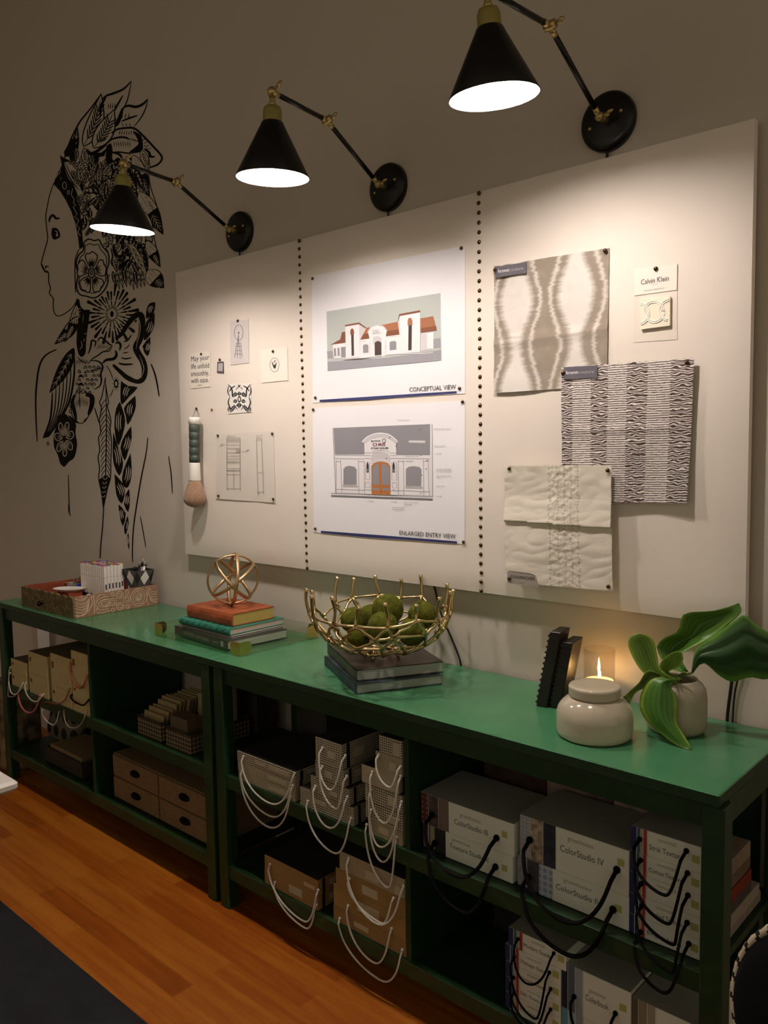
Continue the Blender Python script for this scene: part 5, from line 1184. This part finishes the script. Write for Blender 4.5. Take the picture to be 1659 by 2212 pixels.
hosta('narrow hosta leaf dipping left in front of the lidded jar', [(1030,660),(870,580),(800,660),(740,715),(695,755)], [(1060,680),(950,620),(850,690),(775,730),(742,803)], -.205, -.26, '5e7c2c', '92a83e', .012)
hosta('long hosta leaf hanging down over the front of the vase', [(1020,640),(900,630),(830,700),(805,800),(835,890),(930,985),(1040,1070),(1150,1114)], [(1060,640),(1010,680),(1055,770),(1058,860),(1055,930),(1085,985),(1120,1040),(1156,1112)], -.225, -.27, '3f6a22', '8aa032', -.02)

# ------------------------------------------------------------------ sample books and boxes on the shelves
cA = crop(460, 1480, 3.252); cB = crop(860, 1600, 3.615); cG = crop(1100, 1680, 2.968); cL = crop(0, 1180, 3.687); cM = crop(0, 1560, 3.318); cQ = crop(260, 1440, 7.9)
def Q(c, p, y): return on(*c(p), y=y)
def grid_mat(name, ca, cb_, scale=143, thr=.34, rough=.8):
    m = bpy.data.materials.new(name); m.use_nodes = True; nt = m.node_tree; b = nt.nodes['Principled BSDF']; b.inputs['Roughness'].default_value = rough
    tc = nt.nodes.new('ShaderNodeTexCoord'); sp = nt.nodes.new('ShaderNodeSeparateXYZ'); ad = nt.nodes.new('ShaderNodeMath'); cm = nt.nodes.new('ShaderNodeCombineXYZ')
    nt.links.new(tc.outputs['Object'], sp.inputs[0]); nt.links.new(sp.outputs['X'], ad.inputs[0]); nt.links.new(sp.outputs['Y'], ad.inputs[1])
    nt.links.new(ad.outputs[0], cm.inputs[0]); nt.links.new(sp.outputs['Z'], cm.inputs[1])
    v = nt.nodes.new('ShaderNodeTexVoronoi'); v.voronoi_dimensions = '2D'; v.inputs['Scale'].default_value = scale; v.inputs['Randomness'].default_value = 0
    nt.links.new(cm.outputs[0], v.inputs['Vector']); r = nt.nodes.new('ShaderNodeValToRGB'); r.color_ramp.interpolation = 'LINEAR'
    r.color_ramp.elements[0].position = thr; r.color_ramp.elements[1].position = thr+.1; r.color_ramp.elements[0].color = srgb(cb_)+(1,); r.color_ramp.elements[1].color = srgb(ca)+(1,)
    nt.links.new(v.outputs['Distance'], r.inputs['Fac']); nt.links.new(r.outputs['Color'], b.inputs['Base Color']); return m
m_dots = grid_mat('dotted linen paper', 'd2c8ae', '3a3228'); m_dots2 = grid_mat('fine dotted paper', 'c6b898', '5a4c38', 190, .3)
m_dark = mat('dark book cloth', '2e2a25', .6, noise_amt=.2, noise_scale=20); m_plain = mat('plain greige paper', 'b3a68c', .8, noise_amt=.05); m_lbl = mat('pale paper label', 'b8ad92', .7)
m_wcord = mat('white cotton cord', 'd8d2c4', .9, bump=.6, bump_scale=900); m_bcord = mat('black braided cord', '060606', .9, spec=.15, bump=.7, bump_scale=900)
def loop(parent, c, a, b, low, m, y, r=.0028, out=.016, nm='cord_handle'):
    A_, B_, L_ = Q(c, a, y), Q(c, b, y), Q(c, low, y-out)
    k = MB().tube(cord_u(A_, B_, L_, 26, out), r, 8); k.sphere(A_, r*1.7, 5); k.sphere(B_, r*1.7, 5)
    return k.build(nm, m, parent)
def sample(c, tl, tr, z0, z1, y, depth, m, label, hand=None, mcord=None, r=.0028, group=None, name='sample_book', lab=None, notch=True, cat='sample book', mtop=None, dx=0, low_out=.016):
    x0 = Q(c, tl, y).x; x1 = Q(c, tr, y).x
    t = thing(name, ((x0+x1)/2, y, z0), label, cat, group)
    h = z1 - z0 - .0006
    MB().rbox(x0, x1, y, y+depth, z0, z0+h, .0015, n=1).build('box_body', m, t)
    MB().rbox(x0+.001, x1-.001, y+.001, y+depth-.002, z0+h-.0002, z0+h+.0004, .0004, n=1).build('top_cover', mtop or m_dark, t)
    if notch:
        MB().box(x1-.0005, x1+.0006, y+.02, y+.032, z0+.001, z0+h-.001).build('side_gap', m_penb, t)
        MB().box(x1+.0001, x1+.0006, y+.05, y+.09, z0+h*.3, z0+h*.72).build('side_label', m_lbl, t)
    if lab:
        for (f0, f1, g0, g1) in lab: MB().box(x0+(x1-x0)*f0, x0+(x1-x0)*f1, y-.0007, y+.0002, z0+h*g0, z0+h*g1).build('front_label', m_lbl, t)
    if hand: loop(t, c, hand[0], hand[1], hand[2], mcord or m_wcord, y-.002, r, low_out)
    return t, x0, x1
G1 = 'dotted sample books with white cord handles'
SH = .4815; BS = .1565
yA = -.462
for i, (z0, z1, tl, tr, hd, lb) in enumerate([(SH,.513,(178,590),(572,650),((200,620),(545,785),(385,1000)),[(.55,.85,.3,.65)]),(.513,.547,(172,520),(574,640),((205,600),(560,708),(400,925)),[(.55,.85,.3,.65)]),(.547,.580,(168,455),(578,610),((215,500),(575,620),(400,835)),[(.56,.9,.25,.7),(.32,.5,.35,.65)])]):
    sample(cA, tl, tr, z0, z1, yA, .25, m_dots2 if i < 2 else m_dots, 'wide dotted sample book, %s of the left pile on the middle shelf' % ('bottom', 'middle', 'top')[i], hd, group=None, lab=lb, low_out=.012+.005*i)
for i, (z0, z1, tl, tr, hd, lb) in enumerate([(SH,.540,(610,735),(985,870),((668,815),(970,935),(850,1185)),[(.25,.5,.4,.65)]),(.540,.592,(686,640),(955,760),((720,710),(945,785),(810,1005)),[(.5,.7,.2,.5)]),(.592,.645,(718,520),(920,610),((770,570),(940,640),(865,875)),[(.3,.6,.2,.6)]),(.645,.722,(716,350),(905,410),((770,440),(930,495),(820,740)),[(.48,.74,.3,.55)])]):
    sample(cA, tl, tr, z0, z1, yA-.002*i, .24, m_dots, 'dotted sample book, %s of the middle pile on the middle shelf' % ('lowest', 'second from the bottom', 'second from the top', 'topmost')[i], hd, lab=lb, low_out=.018+.004*i)
for i, (z0, z1, tl, tr, hd, lb, mm) in enumerate([(SH,.527,(1090,930),(1330,1050),((1080,980),(1290,1070),(1230,1430)),[(.3,.6,.3,.7)],m_dots2),(.527,.578,(1070,830),(1332,890),((1110,880),(1300,950),(1185,1245)),[(.6,.85,.2,.6)],m_dots),(.578,.630,(1065,680),(1330,790),((1110,735),(1325,820),(1165,1140)),[(.62,.86,.2,.7)],m_dots),(.630,.683,(1042,560),(1300,640),((1125,640),(1318,560),(1205,975)),[(.72,.96,.1,.55)],m_plain),(.683,.738,(1140,465),(1325,500),((1160,500),(1322,560),(1240,720)),[(.55,.8,.2,.65)],m_dots2),(.738,.787,(1165,345),(1325,400),None,[(.6,.92,.1,.8)],m_dots)]):
    if i == 4: hd = ((1165,490),(1320,570),(1240,722))
    if i == 3: hd = ((1120,610),(1320,640),(1200,975))
    sample(cA, tl, tr, z0, z1, yA-.001*i, .22, mm, '%s sample book, %s of the pile against the centre divider' % ('plain pale' if mm is m_plain else 'dotted', ('lowest', 'second from the bottom', 'third from the bottom', 'third from the top', 'second from the top', 'topmost')[i]), hd, lab=lb, low_out=.014+.003*i)
m_amb = grid_mat('tan dotted paper', 'a88450', '6a4c2a', 190, .26)
yD = -.46
for i, (z0, z1, tl, tr, hd, lb) in enumerate([(BS,.207,(360,1290),(735,1500),((435,1385),(725,1545),(650,1712)),[(.48,.72,.3,.8)]),(.207,.256,(360,1190),(735,1380),((400,1260),(740,1440),(640,1665)),[(.75,.95,.25,.5)])]):
    sample(cA, tl, tr, z0, z1, yD, .25, m_amb, 'tan dotted sample book, %s of the left pair on the bottom shelf' % ('lower', 'upper')[i], hd, lab=lb, low_out=.012+.006*i)
for i, (z0, z1, tl, tr, hd, lb, mm) in enumerate([(BS,.205,(845,1545),(1355,1750),((890,1640),(1330,1860),(1180,2080)),[(.3,.5,.3,.6)],m_amb),(.205,.277,(845,1400),(1352,1650),((950,1550),(1255,1710),(1130,1955)),[(.35,.65,.3,.7)],m_plain),(.277,.331,(860,1280),(1350,1520),((960,1360),(1270,1495),(1185,1678)),[(.4,.62,.2,.7)],m_amb),(.331,.389,(885,1150),(1345,1370),((955,1215),(1340,1410),(1150,1682)),[(.42,.62,.15,.6),(.85,.97,.05,.5)],m_dots2)]):
    if i == 1: mm = mat('ochre sample cover', '9a7c48', .8, noise_amt=.1)
    sample(cA, tl, tr, z0, z1, yD-.001*i, .26, mm, 'sample book, %s of the right tan pile on the bottom shelf' % ('lowest', 'second from the bottom', 'second from the top', 'topmost')[i], hd, lab=lb, low_out=.014+.004*i)

# ---- grey white colour sample books at the right
m_gw = mat('grey white book board', 'e2e5da', .6); m_gtop = mat('grey white top board', '9a9c92', .6)
m_patch = mat('yellow green square print', 'b3b36a', .7); m_lt = mat('grey title print', '55554f', .8); m_ltl = mat('light title print', '9c9c92', .8)
def vmat(nm, a_, b_, sc=60): return mat(nm, a_, .85, col2=b_, noise_scale=sc)
m_plaid = grid_mat('red lattice cloth', '5a2c28', 'a08a78', 70, .12); m_flo = vmat('mauve floral cloth', '6a5656', '3a3236'); m_taupe = mat('taupe cloth', '776660', .85)
m_flw = vmat('cream floral print', 'c4b8a8', '7a6450', 70); m_inkb = vmat('dark slate cloth', '23262f', '35394a', 40); m_gcheck = grid_mat('pale grey check', 'aaacb4', '9496a0', 90, .2); m_bcheck = grid_mat('pale blue check', 'b8c0d0', '8c9ab8', 60, .3); m_mar = vmat('mauve grey marble cloth', '5c565e', '3a3640', 50)
def colbook(c, tlx, trx, z0, z1, y, label, bands, fr, title, over, hand, patch=True, depth=.2, group=None, grommet=False, cr=.0052, tsize=.42, toff=.05):
    """bands: list of (fraction end, material, step forward)"""
    x0, x1 = Q(c, tlx, y).x, min(Q(c, trx, y).x, -.629); W = x1-x0; h = z1-z0-.0006
    t = thing('sample_book', ((x0+x1)/2, y, z0), label, 'sample book', group)
    xs = x0 + W*fr
    MB().rbox(xs, x1, y, y+depth, z0, z0+h, .0015, n=1).build('box_body', m_gw, t)
    MB().box(x0+.002, x1-.002, y+.0015, y+depth-.003, z0+h, z0+h+.0005).build('top_board', m_gtop, t)
    xa = x0
    for f, m, st in bands:
        xb = x0 + W*f; MB().rbox(xa, xb, y+st, y+depth*.8, z0, z0+h, .001, n=1).build('cloth_band', m, t); MB().box(xb-.0012, xb, y+st-.0006, y+st, z0, z0+h).build('band_edge', m_gw, t); xa = xb
    k = MB(); P = lambda fx, fz: Vector((x0+W*fx, y-.0004, z0+h*fz))
    if title:
        f0, f1, zb = title[1]; text(k.mi(0), title[0], P(f0, zb), P(f1, zb), P(f0, zb+tsize*.44))
    if over:
        f0, f1, zb = over[1]; text(k.mi(1), over[0], P(f0, zb), P(f1, zb), P(f0, zb+tsize*.32))
    k.build('lettering', [m_lt, m_ltl], t, normals=False)
    if patch:
        px0, pz = patch; k = MB(); s_ = .017
        k.box(x0+W*px0, x0+W*px0+s_, y-.0005, y+.0002, z0+h*pz, z0+h*pz+s_*min(1, h*.8/s_)); k.build('square_print', m_patch, t)
    if hand:
        loop(t, c, hand[0], hand[1], hand[2], m_bcord, y-.003, cr, .062 if y > -.44 else .035)
        if grommet: g = Q(c, hand[1], y-.001); MB().tube([g+Vector((.0075*cos(2*pi*i/18), 0, .0075*sin(2*pi*i/18))) for i in range(18)], .0016, 6, closed=True).build('grommet', mat('steel grommet', 'b8b4a8', .3, metal=1), t)
    return t
yF = -.428
colbook(cB, (180,640), (895,945), SH, .553, yF, 'grey white sample book with mauve bands, under the red lattice one', [(.07, mat('dusty rose cloth', '7a5a5c', .85), .008), (.14, mat('cream cloth strip', 'a89a78', .85), .012), (.28, m_dark, .006)], .28, ('Texture Studio II', (.33, .75, .45)), ('greenhouse', (.36, .56, .75)), ((285,800),(760,985),(520,1350)), patch=(.89, .35))
colbook(cB, (165,400), (905,690), .553, .640, yF, 'grey white sample book with a red lattice cloth band, left end of its row', [(.09, m_plaid, .006), (.21, m_flo, .004), (.33, m_taupe, .002)], .33, ('ColorStudio III', (.39, .74, .36)), ('greenhouse', (.45, .67, .66)), ((265,580),(768,760),(440,1060)), patch=(.88, .5))
colbook(cG, (40,510), (770,745), SH, .562, yF, 'grey white sample book with a pale blue check band, in its row', [(.10, vmat('speckled grey cloth', '9a9aa4', '7a7a88', 120), .008), (.22, m_mar, .005), (.35, m_bcheck, .002)], .35, ('ColorStudio IV', (.38, .77, .42)), ('greenhouse', (.45, .69, .74)), ((118,640),(665,845),(370,1140)), patch=(.885, .45), grommet=True)
colbook(cG, (60,240), (768,470), .562, .672, yF, 'thick grey white sample book with floral and dark slate bands, upper middle', [(.11, m_gcheck, .006), (.235, m_flw, .004), (.36, m_inkb, .002)], .36, ('ColorStudio IV', (.40, .79, .48)), ('greenhouse', (.47, .70, .78)), ((130,400),(690,590),(340,925)), patch=(.905, .62), grommet=True, tsize=.36)
RB = [mat('navy band', '262a5c', .7), mat('steel blue band', '3c5f80', .7), mat('leaf green band', '8a9a58', .7), mat('orange band', 'b8703a', .7), mat('red band', 'a8383a', .7)]
def rain(f): return [(f*.38, RB[0], .003), (f*.58, RB[1], .004), (f*.68, RB[2], .004), (f*.76, RB[3], .003), (f, RB[4], .001)]
HZ = [SH, .527, .577, .627, .676, .735]
for i, (ttl, ov, hd, nm) in enumerate([('Belgian Linen', '', ((840,990),(1150,1065),(990,1385)), 'lowest'), ('Washed Texture', 'essentials', ((850,820),(1140,930),(1050,1260)), 'second from the bottom'), ('', 'wool', ((845,680),(1145,755),(1060,1080)), 'middle'), ('Cotton Texture', 'essentials', ((840,530),(1142,612),(1020,945)), 'second from the top'), ('Strié Texture', 'essentials', ((835,395),(1135,470),(1000,760)), 'topmost')]):
    colbook(cG, (762+3*i, 600), (1232, 700), HZ[i], HZ[i+1], yF-.002, 'rainbow-banded grey white sample book, %s of the five at the table end' % nm, rain(.25), .25, (ttl, (.28, .75, .30)) if ttl else None, (ov, (.40, .66, .72)) if ov else None, hd, patch=(.87, .35), cr=.0036, tsize=.5, depth=.105)
yI = -.45
for i, (z0, z1, tl, tr, ttl, hd, nm) in enumerate([(BS,.203,(832,1900),(1265,2100),'Modern Solid',((905,1970),(1190,2100),(1060,2290)),'lowest'),(.203,.243,(832,1850),(1266,2000),'Silk Texture',((900,1850),(1190,1940),(1055,2240)),'second from the bottom'),(.243,.285,(832,1750),(1267,1900),'Vintage Linen',None,'middle'),(.285,.330,(830,1600),(1268,1780),'Vintage Satin',((905,1690),(1180,1810),(1070,2180)),'second from the top'),(.330,.378,(855,1460),(1310,1640),'Modern Suede',((935,1550),(1215,1660),(1000,1900)),'topmost')]):
    colbook(cB, tl, tr, z0, z1, yI, 'rainbow-banded grey white sample book, %s of the pile on the bottom shelf' % nm, rain(.27), .27, (ttl, (.29, .75, .32)), ('essentials', (.42, .66, .74)), hd, patch=(.87, .4), cr=.0028, tsize=.5, depth=.22)
m_navy2 = mat('navy cloth band', '1c2436', .8); m_stl = mat('steel grey blue band', '5a6674', .8); m_pbl = mat('pale blue grey band', '98a4ae', .8); m_aqua = mat('aqua band', '5f9ab0', .8); m_beig = mat('warm grey band', '8c8474', .8); m_bei2 = mat('dark warm grey band', '5f584a', .8)
colbook(cG, (332,1500), (778,1700), BS, .235, yI, 'sample book with aqua bands, lower one beside the rainbow pile on the bottom shelf', [(.10, m_aqua, .004), (.22, mat('light aqua band', '98b8c0', .8), .002), (.33, m_pbl, .001)], .33, None, None, None, patch=False)
colbook(cG, (330,1210), (778,1470), .235, .352, yI, 'big sample book with navy and pale blue bands on the bottom shelf', [(.10, m_navy2, .004), (.215, m_stl, .002), (.33, m_pbl, .001)], .33, ('Colorbook', (.37, .70, .42)), ('greenhouse', (.42, .66, .62)), ((415,1405),(680,1512),(500,1700)), patch=(.85, .55), tsize=.30, cr=.0036)
colbook(cG, (782,1450), (1245,1590), BS, .345, yI, 'big sample book with warm grey bands at the right of the bottom shelf', [(.10, m_bei2, .004), (.24, m_beig, .002), (.36, mat('stone band', 'a09a8a', .8), .001)], .36, None, None, None, patch=False)
# floral cloth sheets lying behind, folded textiles at the open end
def slabthing(name, box6, m, label, cat, group=None):
    o = MB().rbox(*box6, .003).build(name, m); return tag(o, label, cat, group)
slabthing('folded_fabric', (-1.37, -1.16, -.20, -.05, SH, .70), vmat('brown leaf cloth', '4a3028', '2a201c', 25), 'brown leafy folded fabric behind the left white sample books', 'fabric')
slabthing('folded_fabric', (-1.15, -.955, -.215, -.05, SH, .705), vmat('pink rose cloth', '9a8078', '5c4c4c', 14), 'dusty pink floral folded fabric behind the middle sample books', 'fabric')
slabthing('folded_fabric', (-.95, -.80, -.22, -.05, SH, .71), vmat('pale rose cloth', 'a89488', '746864', 18), 'pale rose folded fabric near the right end of the shelf', 'fabric')
for i, (z0, z1, y0, y1, hx, nm) in enumerate([(SH,.508,-.335,-.10,'8a8478','bottom, pale grey'),(.509,.536,-.325,-.12,'9c9488','second from the bottom, light grey'),(.537,.566,-.315,-.17,'4a443c','third from the bottom, dark grey'),(.567,.596,-.325,-.18,'7a2a1c','third from the top, dark red'),(.597,.63,-.315,-.18,'6a5c4c','second from the top, taupe'),(.631,.668,-.32,-.19,'8a7c68','top, beige')]):
    mm = mat('folded textile ' + hx, hx, .85, noise_amt=.15, noise_scale=30)
    slabthing('folded_textile', (-.745, -.622 + .003*(i % 2), y0+.012, y1, z0, z1), mm, 'folded textile seen through the open table end, %s' % nm, 'textile')
slabthing('folded_fabric', (-1.36, -.66, -.17, -.05, BS, .25), vmat('dark folded cloth', '2c2622', '191614', 30), 'dark cloth lying at the back of the right bottom shelf', 'fabric')
slabthing('storage_box', (-2.24, -2.08, -.16, -.05, SH, .70), mat('dark grey box', '3c3a34', .7), 'dark grey box at the back left of the shelf behind the dotted books', 'box')

# ---- left table, left bay: cream sample books with coloured loops
m_crm = mat('cream memo paper', 'c8b482', .8, noise_amt=.05, noise_scale=30); m_crmt = mat('brown grey memo top', '6a5c44', .8)
def memo(tl, tr, z1s, labels, hands, y=-.462, z0=SH):
    za = z0
    for i, (z1, lab) in enumerate(zip(z1s, labels)):
        t = sample(cL, tl, tr, za, z1, y, .3, m_crm, lab, name='memo_sample', notch=False, cat='sample book', mtop=m_crmt)[0]
        MB().box(Q(cL, tl, y).x+.012, Q(cL, tl, y).x+.03, y-.0006, y, za+(z1-za)*.55, za+(z1-za)*.75).build('small_print', m_redw, t)
        for hd in hands.get(i, []): loop(t, cL, hd[0], hd[1], hd[2], hd[3], y-.002, hd[4], .014)
        za = z1 + .0002
m_oc = mat('orange brown cord', '8a4a22', .8); m_pk = mat('pink cord', 'c06a70', .8); m_bc = mat('beige rope', '9a8870', .9)
memo((85,890), (205,925), (.545, .612), ['lower cream memo book of the leftmost pile', 'upper cream memo book of the leftmost pile'], {1: [((82,965),(170,1110),(62,1195),m_bc,.0035)], 0: [((80,1010),(185,1090),(100,1178),m_wcord,.003)]})
memo((222,840), (370,880), (.575, .677), ['lower cream memo book of the second pile from the left', 'upper cream memo book of the second pile from the left'], {0: [((208,1090),(345,1180),(265,1235),m_wcord,.003),((155,1150),(322,1190),(215,1325),m_pk,.004)]})
memo((397,845), (557,900), (.555, .704), ['lower cream memo book of the third pile from the left', 'tall upper cream memo book of the third pile from the left'], {0: [((360,1270),(560,1130),(410,1250),m_oc,.0025),((345,1290),(480,1300),(415,1425),m_wcord,.0025)]})
memo((562,822), (704,870), (.540, .60, .747), ['lowest cream memo book beside the divider of the left table', 'middle cream memo book beside the divider of the left table', 'tall topmost cream memo book beside the divider of the left table'], {2: [((565,930),(700,1030),(630,1130),m_oc,.004)], 1: [((572,1185),(708,1225),(645,1265),m_bcord,.0035)], 0: [((520,1290),(695,1300),(555,1445),m_bc,.003)]})
o = MB().prism([on(*cL((383,690)), y=-.10), on(*cL((340,680)), y=-.10), on(*cL((300,795)), y=-.10), on(*cL((350,800)), y=-.10)], (0, .002, 0)); o.v = [p for p in o.v]
x_, z_ = on(*cL((350,740)), y=-.05).x, .0
pp = MB().rbox(x_-.09, x_+.05, -.045, -.043, SH, .785, .0008, n=1); tag(pp.build('paper_sheet', m_white), 'white paper sheet standing at the back of the left shelf against the wall', 'paper')
slabthing('dark_folder', (-3.62, -3.21, -.13, -.05, SH, .765), m_dark, 'dark folder standing behind the tallest cream memo books', 'folder')
# patterned pillow and boxes below
mp2 = grid_mat('ikat diamond cloth', '6e665c', '17140f', 13, .30)
pz = on(*cL((240,1390)), y=-.30)
pil = MB().sphere((0, 0, 0), 1, 16); pil.v = [Vector((math.copysign(abs(p.x)**.45, p.x)*.15, p.y*.065, math.copysign(abs(p.z)**.45, p.z)*.13)) for p in pil.v]
pil.v = [Matrix.Rotation(-.35, 4, 'X') @ p + Vector((-3.85, -.22, BS+.128)) for p in pil.v]
tag(pil.build('pillow', mp2), 'dark diamond patterned pillow under the cream memo books', 'pillow')
bx = thing('wire_basket', (-3.48, -.32, BS), 'low dark woven basket of papers on the left bottom shelf', 'basket')
m_wick = mat('dark woven wicker', '3a3026', .7, noise_amt=.4, noise_scale=90, bump=.8, bump_scale=120)
MB().rbox(-3.70, -3.36, -.43, -.22, BS, BS+.012, .01).build('basket_bottom', m_wick, bx)
for (a_, b_, c_, d_) in ((-3.70,-3.36,-.43,-.42),(-3.70,-3.36,-.23,-.22),(-3.70,-3.69,-.42,-.23),(-3.37,-3.36,-.42,-.23)): MB().rbox(a_, b_, c_, d_, BS+.0125, BS+.07, .003).build('basket_side', m_wick, bx)
slabthing('paper_stack', (-3.68, -3.385, -.415, -.24, BS+.0125, BS+.085), mat('tan paper stack', '8c7658', .8), 'tan paper stack inside the low woven basket', 'paper')
slabthing('storage_box', (-3.55, -3.22, -.19, -.06, BS, BS+.14), mat('rose brown box', '5c4038', .7), 'rose brown box behind the low woven basket', 'box')
# left table right bay: wire baskets with cards
m_wire = grid_mat('twisted rope weave', '8c7a5c', '3c3020', 60, .36)
def wbasket(x0, x1, y0, y1, z0, z1, label):
    t = thing('card_basket', ((x0+x1)/2, (y0+y1)/2, z0), label, 'basket', None)
    for (a_, b_, c_, d_) in ((x0,x1,y0,y0+.008),(x0,x1,y1-.008,y1),(x0,x0+.008,y0+.008,y1-.008),(x1-.008,x1,y0+.008,y1-.008)): MB().rbox(a_, b_, c_, d_, z0+.0045, z1, .003).build('woven_side', m_wire, t)
    MB().box(x0, x1, y0, y1, z0, z0+.004).build('basket_bottom', m_wick, t)
    MB().tube([(x0,y0,z1),(x1,y0,z1),(x1,y1,z1),(x0,y1,z1)], .004, 6, closed=True).build('rim', m_dark, t); return t
wbasket(-2.865, -2.70, -.44, -.17, SH, .555, 'woven basket full of upright cream cards, left one on the shelf')
wbasket(-2.66, -2.50, -.445, -.17, SH, .555, 'woven basket of boxes and cards, right one beside the table leg')
m_cc = mat('cream card stock', 'a8946a', .8); random.seed(5)
c0 = None
for i in range(12):
    h = .085 + .04*min(1, i/4) + random.uniform(-.004, .004)
    y = -.425 + i*.0185; cr0 = -2.858 + random.uniform(-.003, .003)
    Mx = Matrix.Translation((cr0, y, SH+.006)) @ Matrix.Rotation(radians(-12), 4, 'X')
    o = MB().rbox(0, .132+random.uniform(-.004, .004), -.004, .004, 0, h, .0008, Mx, 1).build('index_card', m_cc)
    tag(o, ('front-most cream card in the left woven basket' if i == 0 else 'second cream card from the front, with a dark clasp, in the left basket' if i == 1 else 'cream card standing in the row behind, in the left woven basket'), 'card', None if i < 2 else 'upright cream cards in the left basket')
slabthing('small_carton', (-2.65, -2.54, -.43, -.36, SH+.005, .60), mat('brown carton', '6a5640', .8), 'brown carton at the front of the right woven basket', 'box')
for (y, z1, x0, x1, lab_) in ((-.30, .655, -2.655, -2.515, 'front pale card in the right woven basket'), (-.24, .695, -2.655, -2.51, 'taller pale card behind it in the right woven basket')):
    slabthing('display_card', (x0, x1, y, y+.02, SH+.005, z1), mat('pale greige card', '9c8e74', .8), lab_, 'card')
slabthing('fabric_box', (-2.74, -2.48, -.15, -.05, SH, .76), mat('dark brown woven box', '3f3528', .85, noise_amt=.3, noise_scale=60), 'dark brown woven box behind the card baskets', 'box')
# drawer chest
ch = thing('drawer_chest', (-2.75, -.30, BS), 'low burlap chest of four drawers with dark cup pulls, bottom shelf of the left table', 'chest')
m_bur = mat('tan burlap', '8c7250', .9, noise_amt=.25, noise_scale=160, bump=.6, bump_scale=400); m_pull = mat('dark iron', '1a1511', .5, metal=.6)
MB().rbox(-3.09, -2.405, -.425, -.12, BS, .345, .004).build('chest_case', m_bur, ch)
for i, (a_, b_) in enumerate(((-3.083, -2.752), (-2.742, -2.412))):
    for j in (0, 1):
        z0 = BS+.006 + j*.092; d = MB().rbox(a_, b_, -.433, -.4252, z0, z0+.086, .003).build('drawer', m_bur, ch)
        cx = (a_+b_)/2 + .01; zc = z0+.048; k = MB()
        k.v = []; k.sphere((0, 0, 0), 1, 10); k.v = [Vector((cx + p.x*.032, -.4335 - abs(p.y)*.016, zc + p.z*.014)) for p in k.v]
        k.build('cup_pull', m_pull, d)
# ---- floor things
m_pat = vmat('cream black ikat cloth', 'b09a78', '1c1612', 16)
pf = MB().lathe([(.085,.0005),(.10,.006),(.105,.04),(.105,.42),(.098,.45),(.085,.455),(1e-6,.455)], (-4.16, -.35, 0), 32)
tag(pf.build('floor_basket', m_pat), 'tall cream and black patterned hamper at the far left end of the tables', 'hamper')
# white desk corner at the left edge
dk = thing('white_desk', (-2.7, -1.9, 0), 'white desk with a rounded corner poking in at the left edge', 'desk')
m_dsk = mat('white desk laminate', 'ddd6cc', .35)
MB().rbox(-3.3, -2.105, -2.0, -1.235, .722, .75, .035, n=8).build('desktop', m_dsk, dk)
for x_, y_ in ((-3.2,-1.9),(-2.2,-1.9),(-3.2,-1.33),(-2.2,-1.33)): MB().tube([(x_,y_,.0125),(x_,y_,.722)], .02, 16).build('leg', m_dsk, dk)
# chair back with rope edge at the lower right
cdir = ray(1762, 2228); cp = CAMP + cdir*1.2
chair = thing('upholstered_chair', (cp.x, cp.y, 0), 'chair with a round black back edged in black and cream cord, lower right corner', 'chair')
nrm = Vector((-.35, -.9, .22)).normalized(); ux = nrm.cross(Vector((0, 0, 1))).normalized(); uz = ux.cross(nrm) * -1
if uz.z < 0: uz = -uz
RC = .137
def cpnt(a_, r, d=0): return cp + (ux*cos(a_) + uz*sin(a_))*r + nrm*d
m_blk = mat('black chair velvet', '08080a', .95, spec=.1)
k = MB(); n_ = 64
prof = [(0, .032), (.08, .031), (.118, .025), (.131, .014), (.134, 0), (.131, -.014), (.118, -.024), (0, -.028)]
vs = [cpnt(2*pi*i/n_, r, d) for r, d in prof for i in range(n_)]
k.add(vs, [(j*n_+i, j*n_+(i+1) % n_, (j+1)*n_+(i+1) % n_, (j+1)*n_+i) for j in range(len(prof)-1) for i in range(n_)], True); k.build('backrest', m_blk, chair)
mr = [mat('cream cord strand', 'c8b69c', .8), mat('black cord strand', '17120f', .8)]
k = MB(); n_ = 200; vs = []; NR = 8
for i in range(n_):
    a_ = 2*pi*i/n_
    for j in range(NR):
        b_ = 2*pi*j/NR; vs.append(cpnt(a_, RC + .009*cos(b_)*(1+.10*sin(a_*50)), .009*sin(b_)))
k.add(vs, [(i*NR+j, i*NR+(j+1) % NR, ((i+1) % n_)*NR+(j+1) % NR, ((i+1) % n_)*NR+j) for i in range(n_) for j in range(NR)], True)
k.m = [1 if ((i*1.0/n_*30 + j/NR*1.0) % 1) < .30 else 0 for i in range(n_) for j in range(NR)]
k.build('cord_trim', mr, chair)
# seat of the chair and legs (mostly outside the frame)
sx, sy = cp.x + .17, cp.y - .27
MB().lathe([(1e-6,.42),(.20,.42),(.215,.435),(.215,.47),(.20,.49),(1e-6,.495)], (sx, sy, 0), 40).build('seat', m_blk, chair)
for a_ in (.6, 2.2, 3.8, 5.4): MB().tube([(sx+.15*cos(a_), sy+.15*sin(a_), .42), (sx+.18*cos(a_), sy+.18*sin(a_), .0125)], [.016, .011], 12).build('leg', m_pull, chair)
MB().tube([cpnt(-pi/2, .12, -.01), Vector((sx-.06, sy+.16, .45))], .02, 12).build('back_post', m_blk, chair)
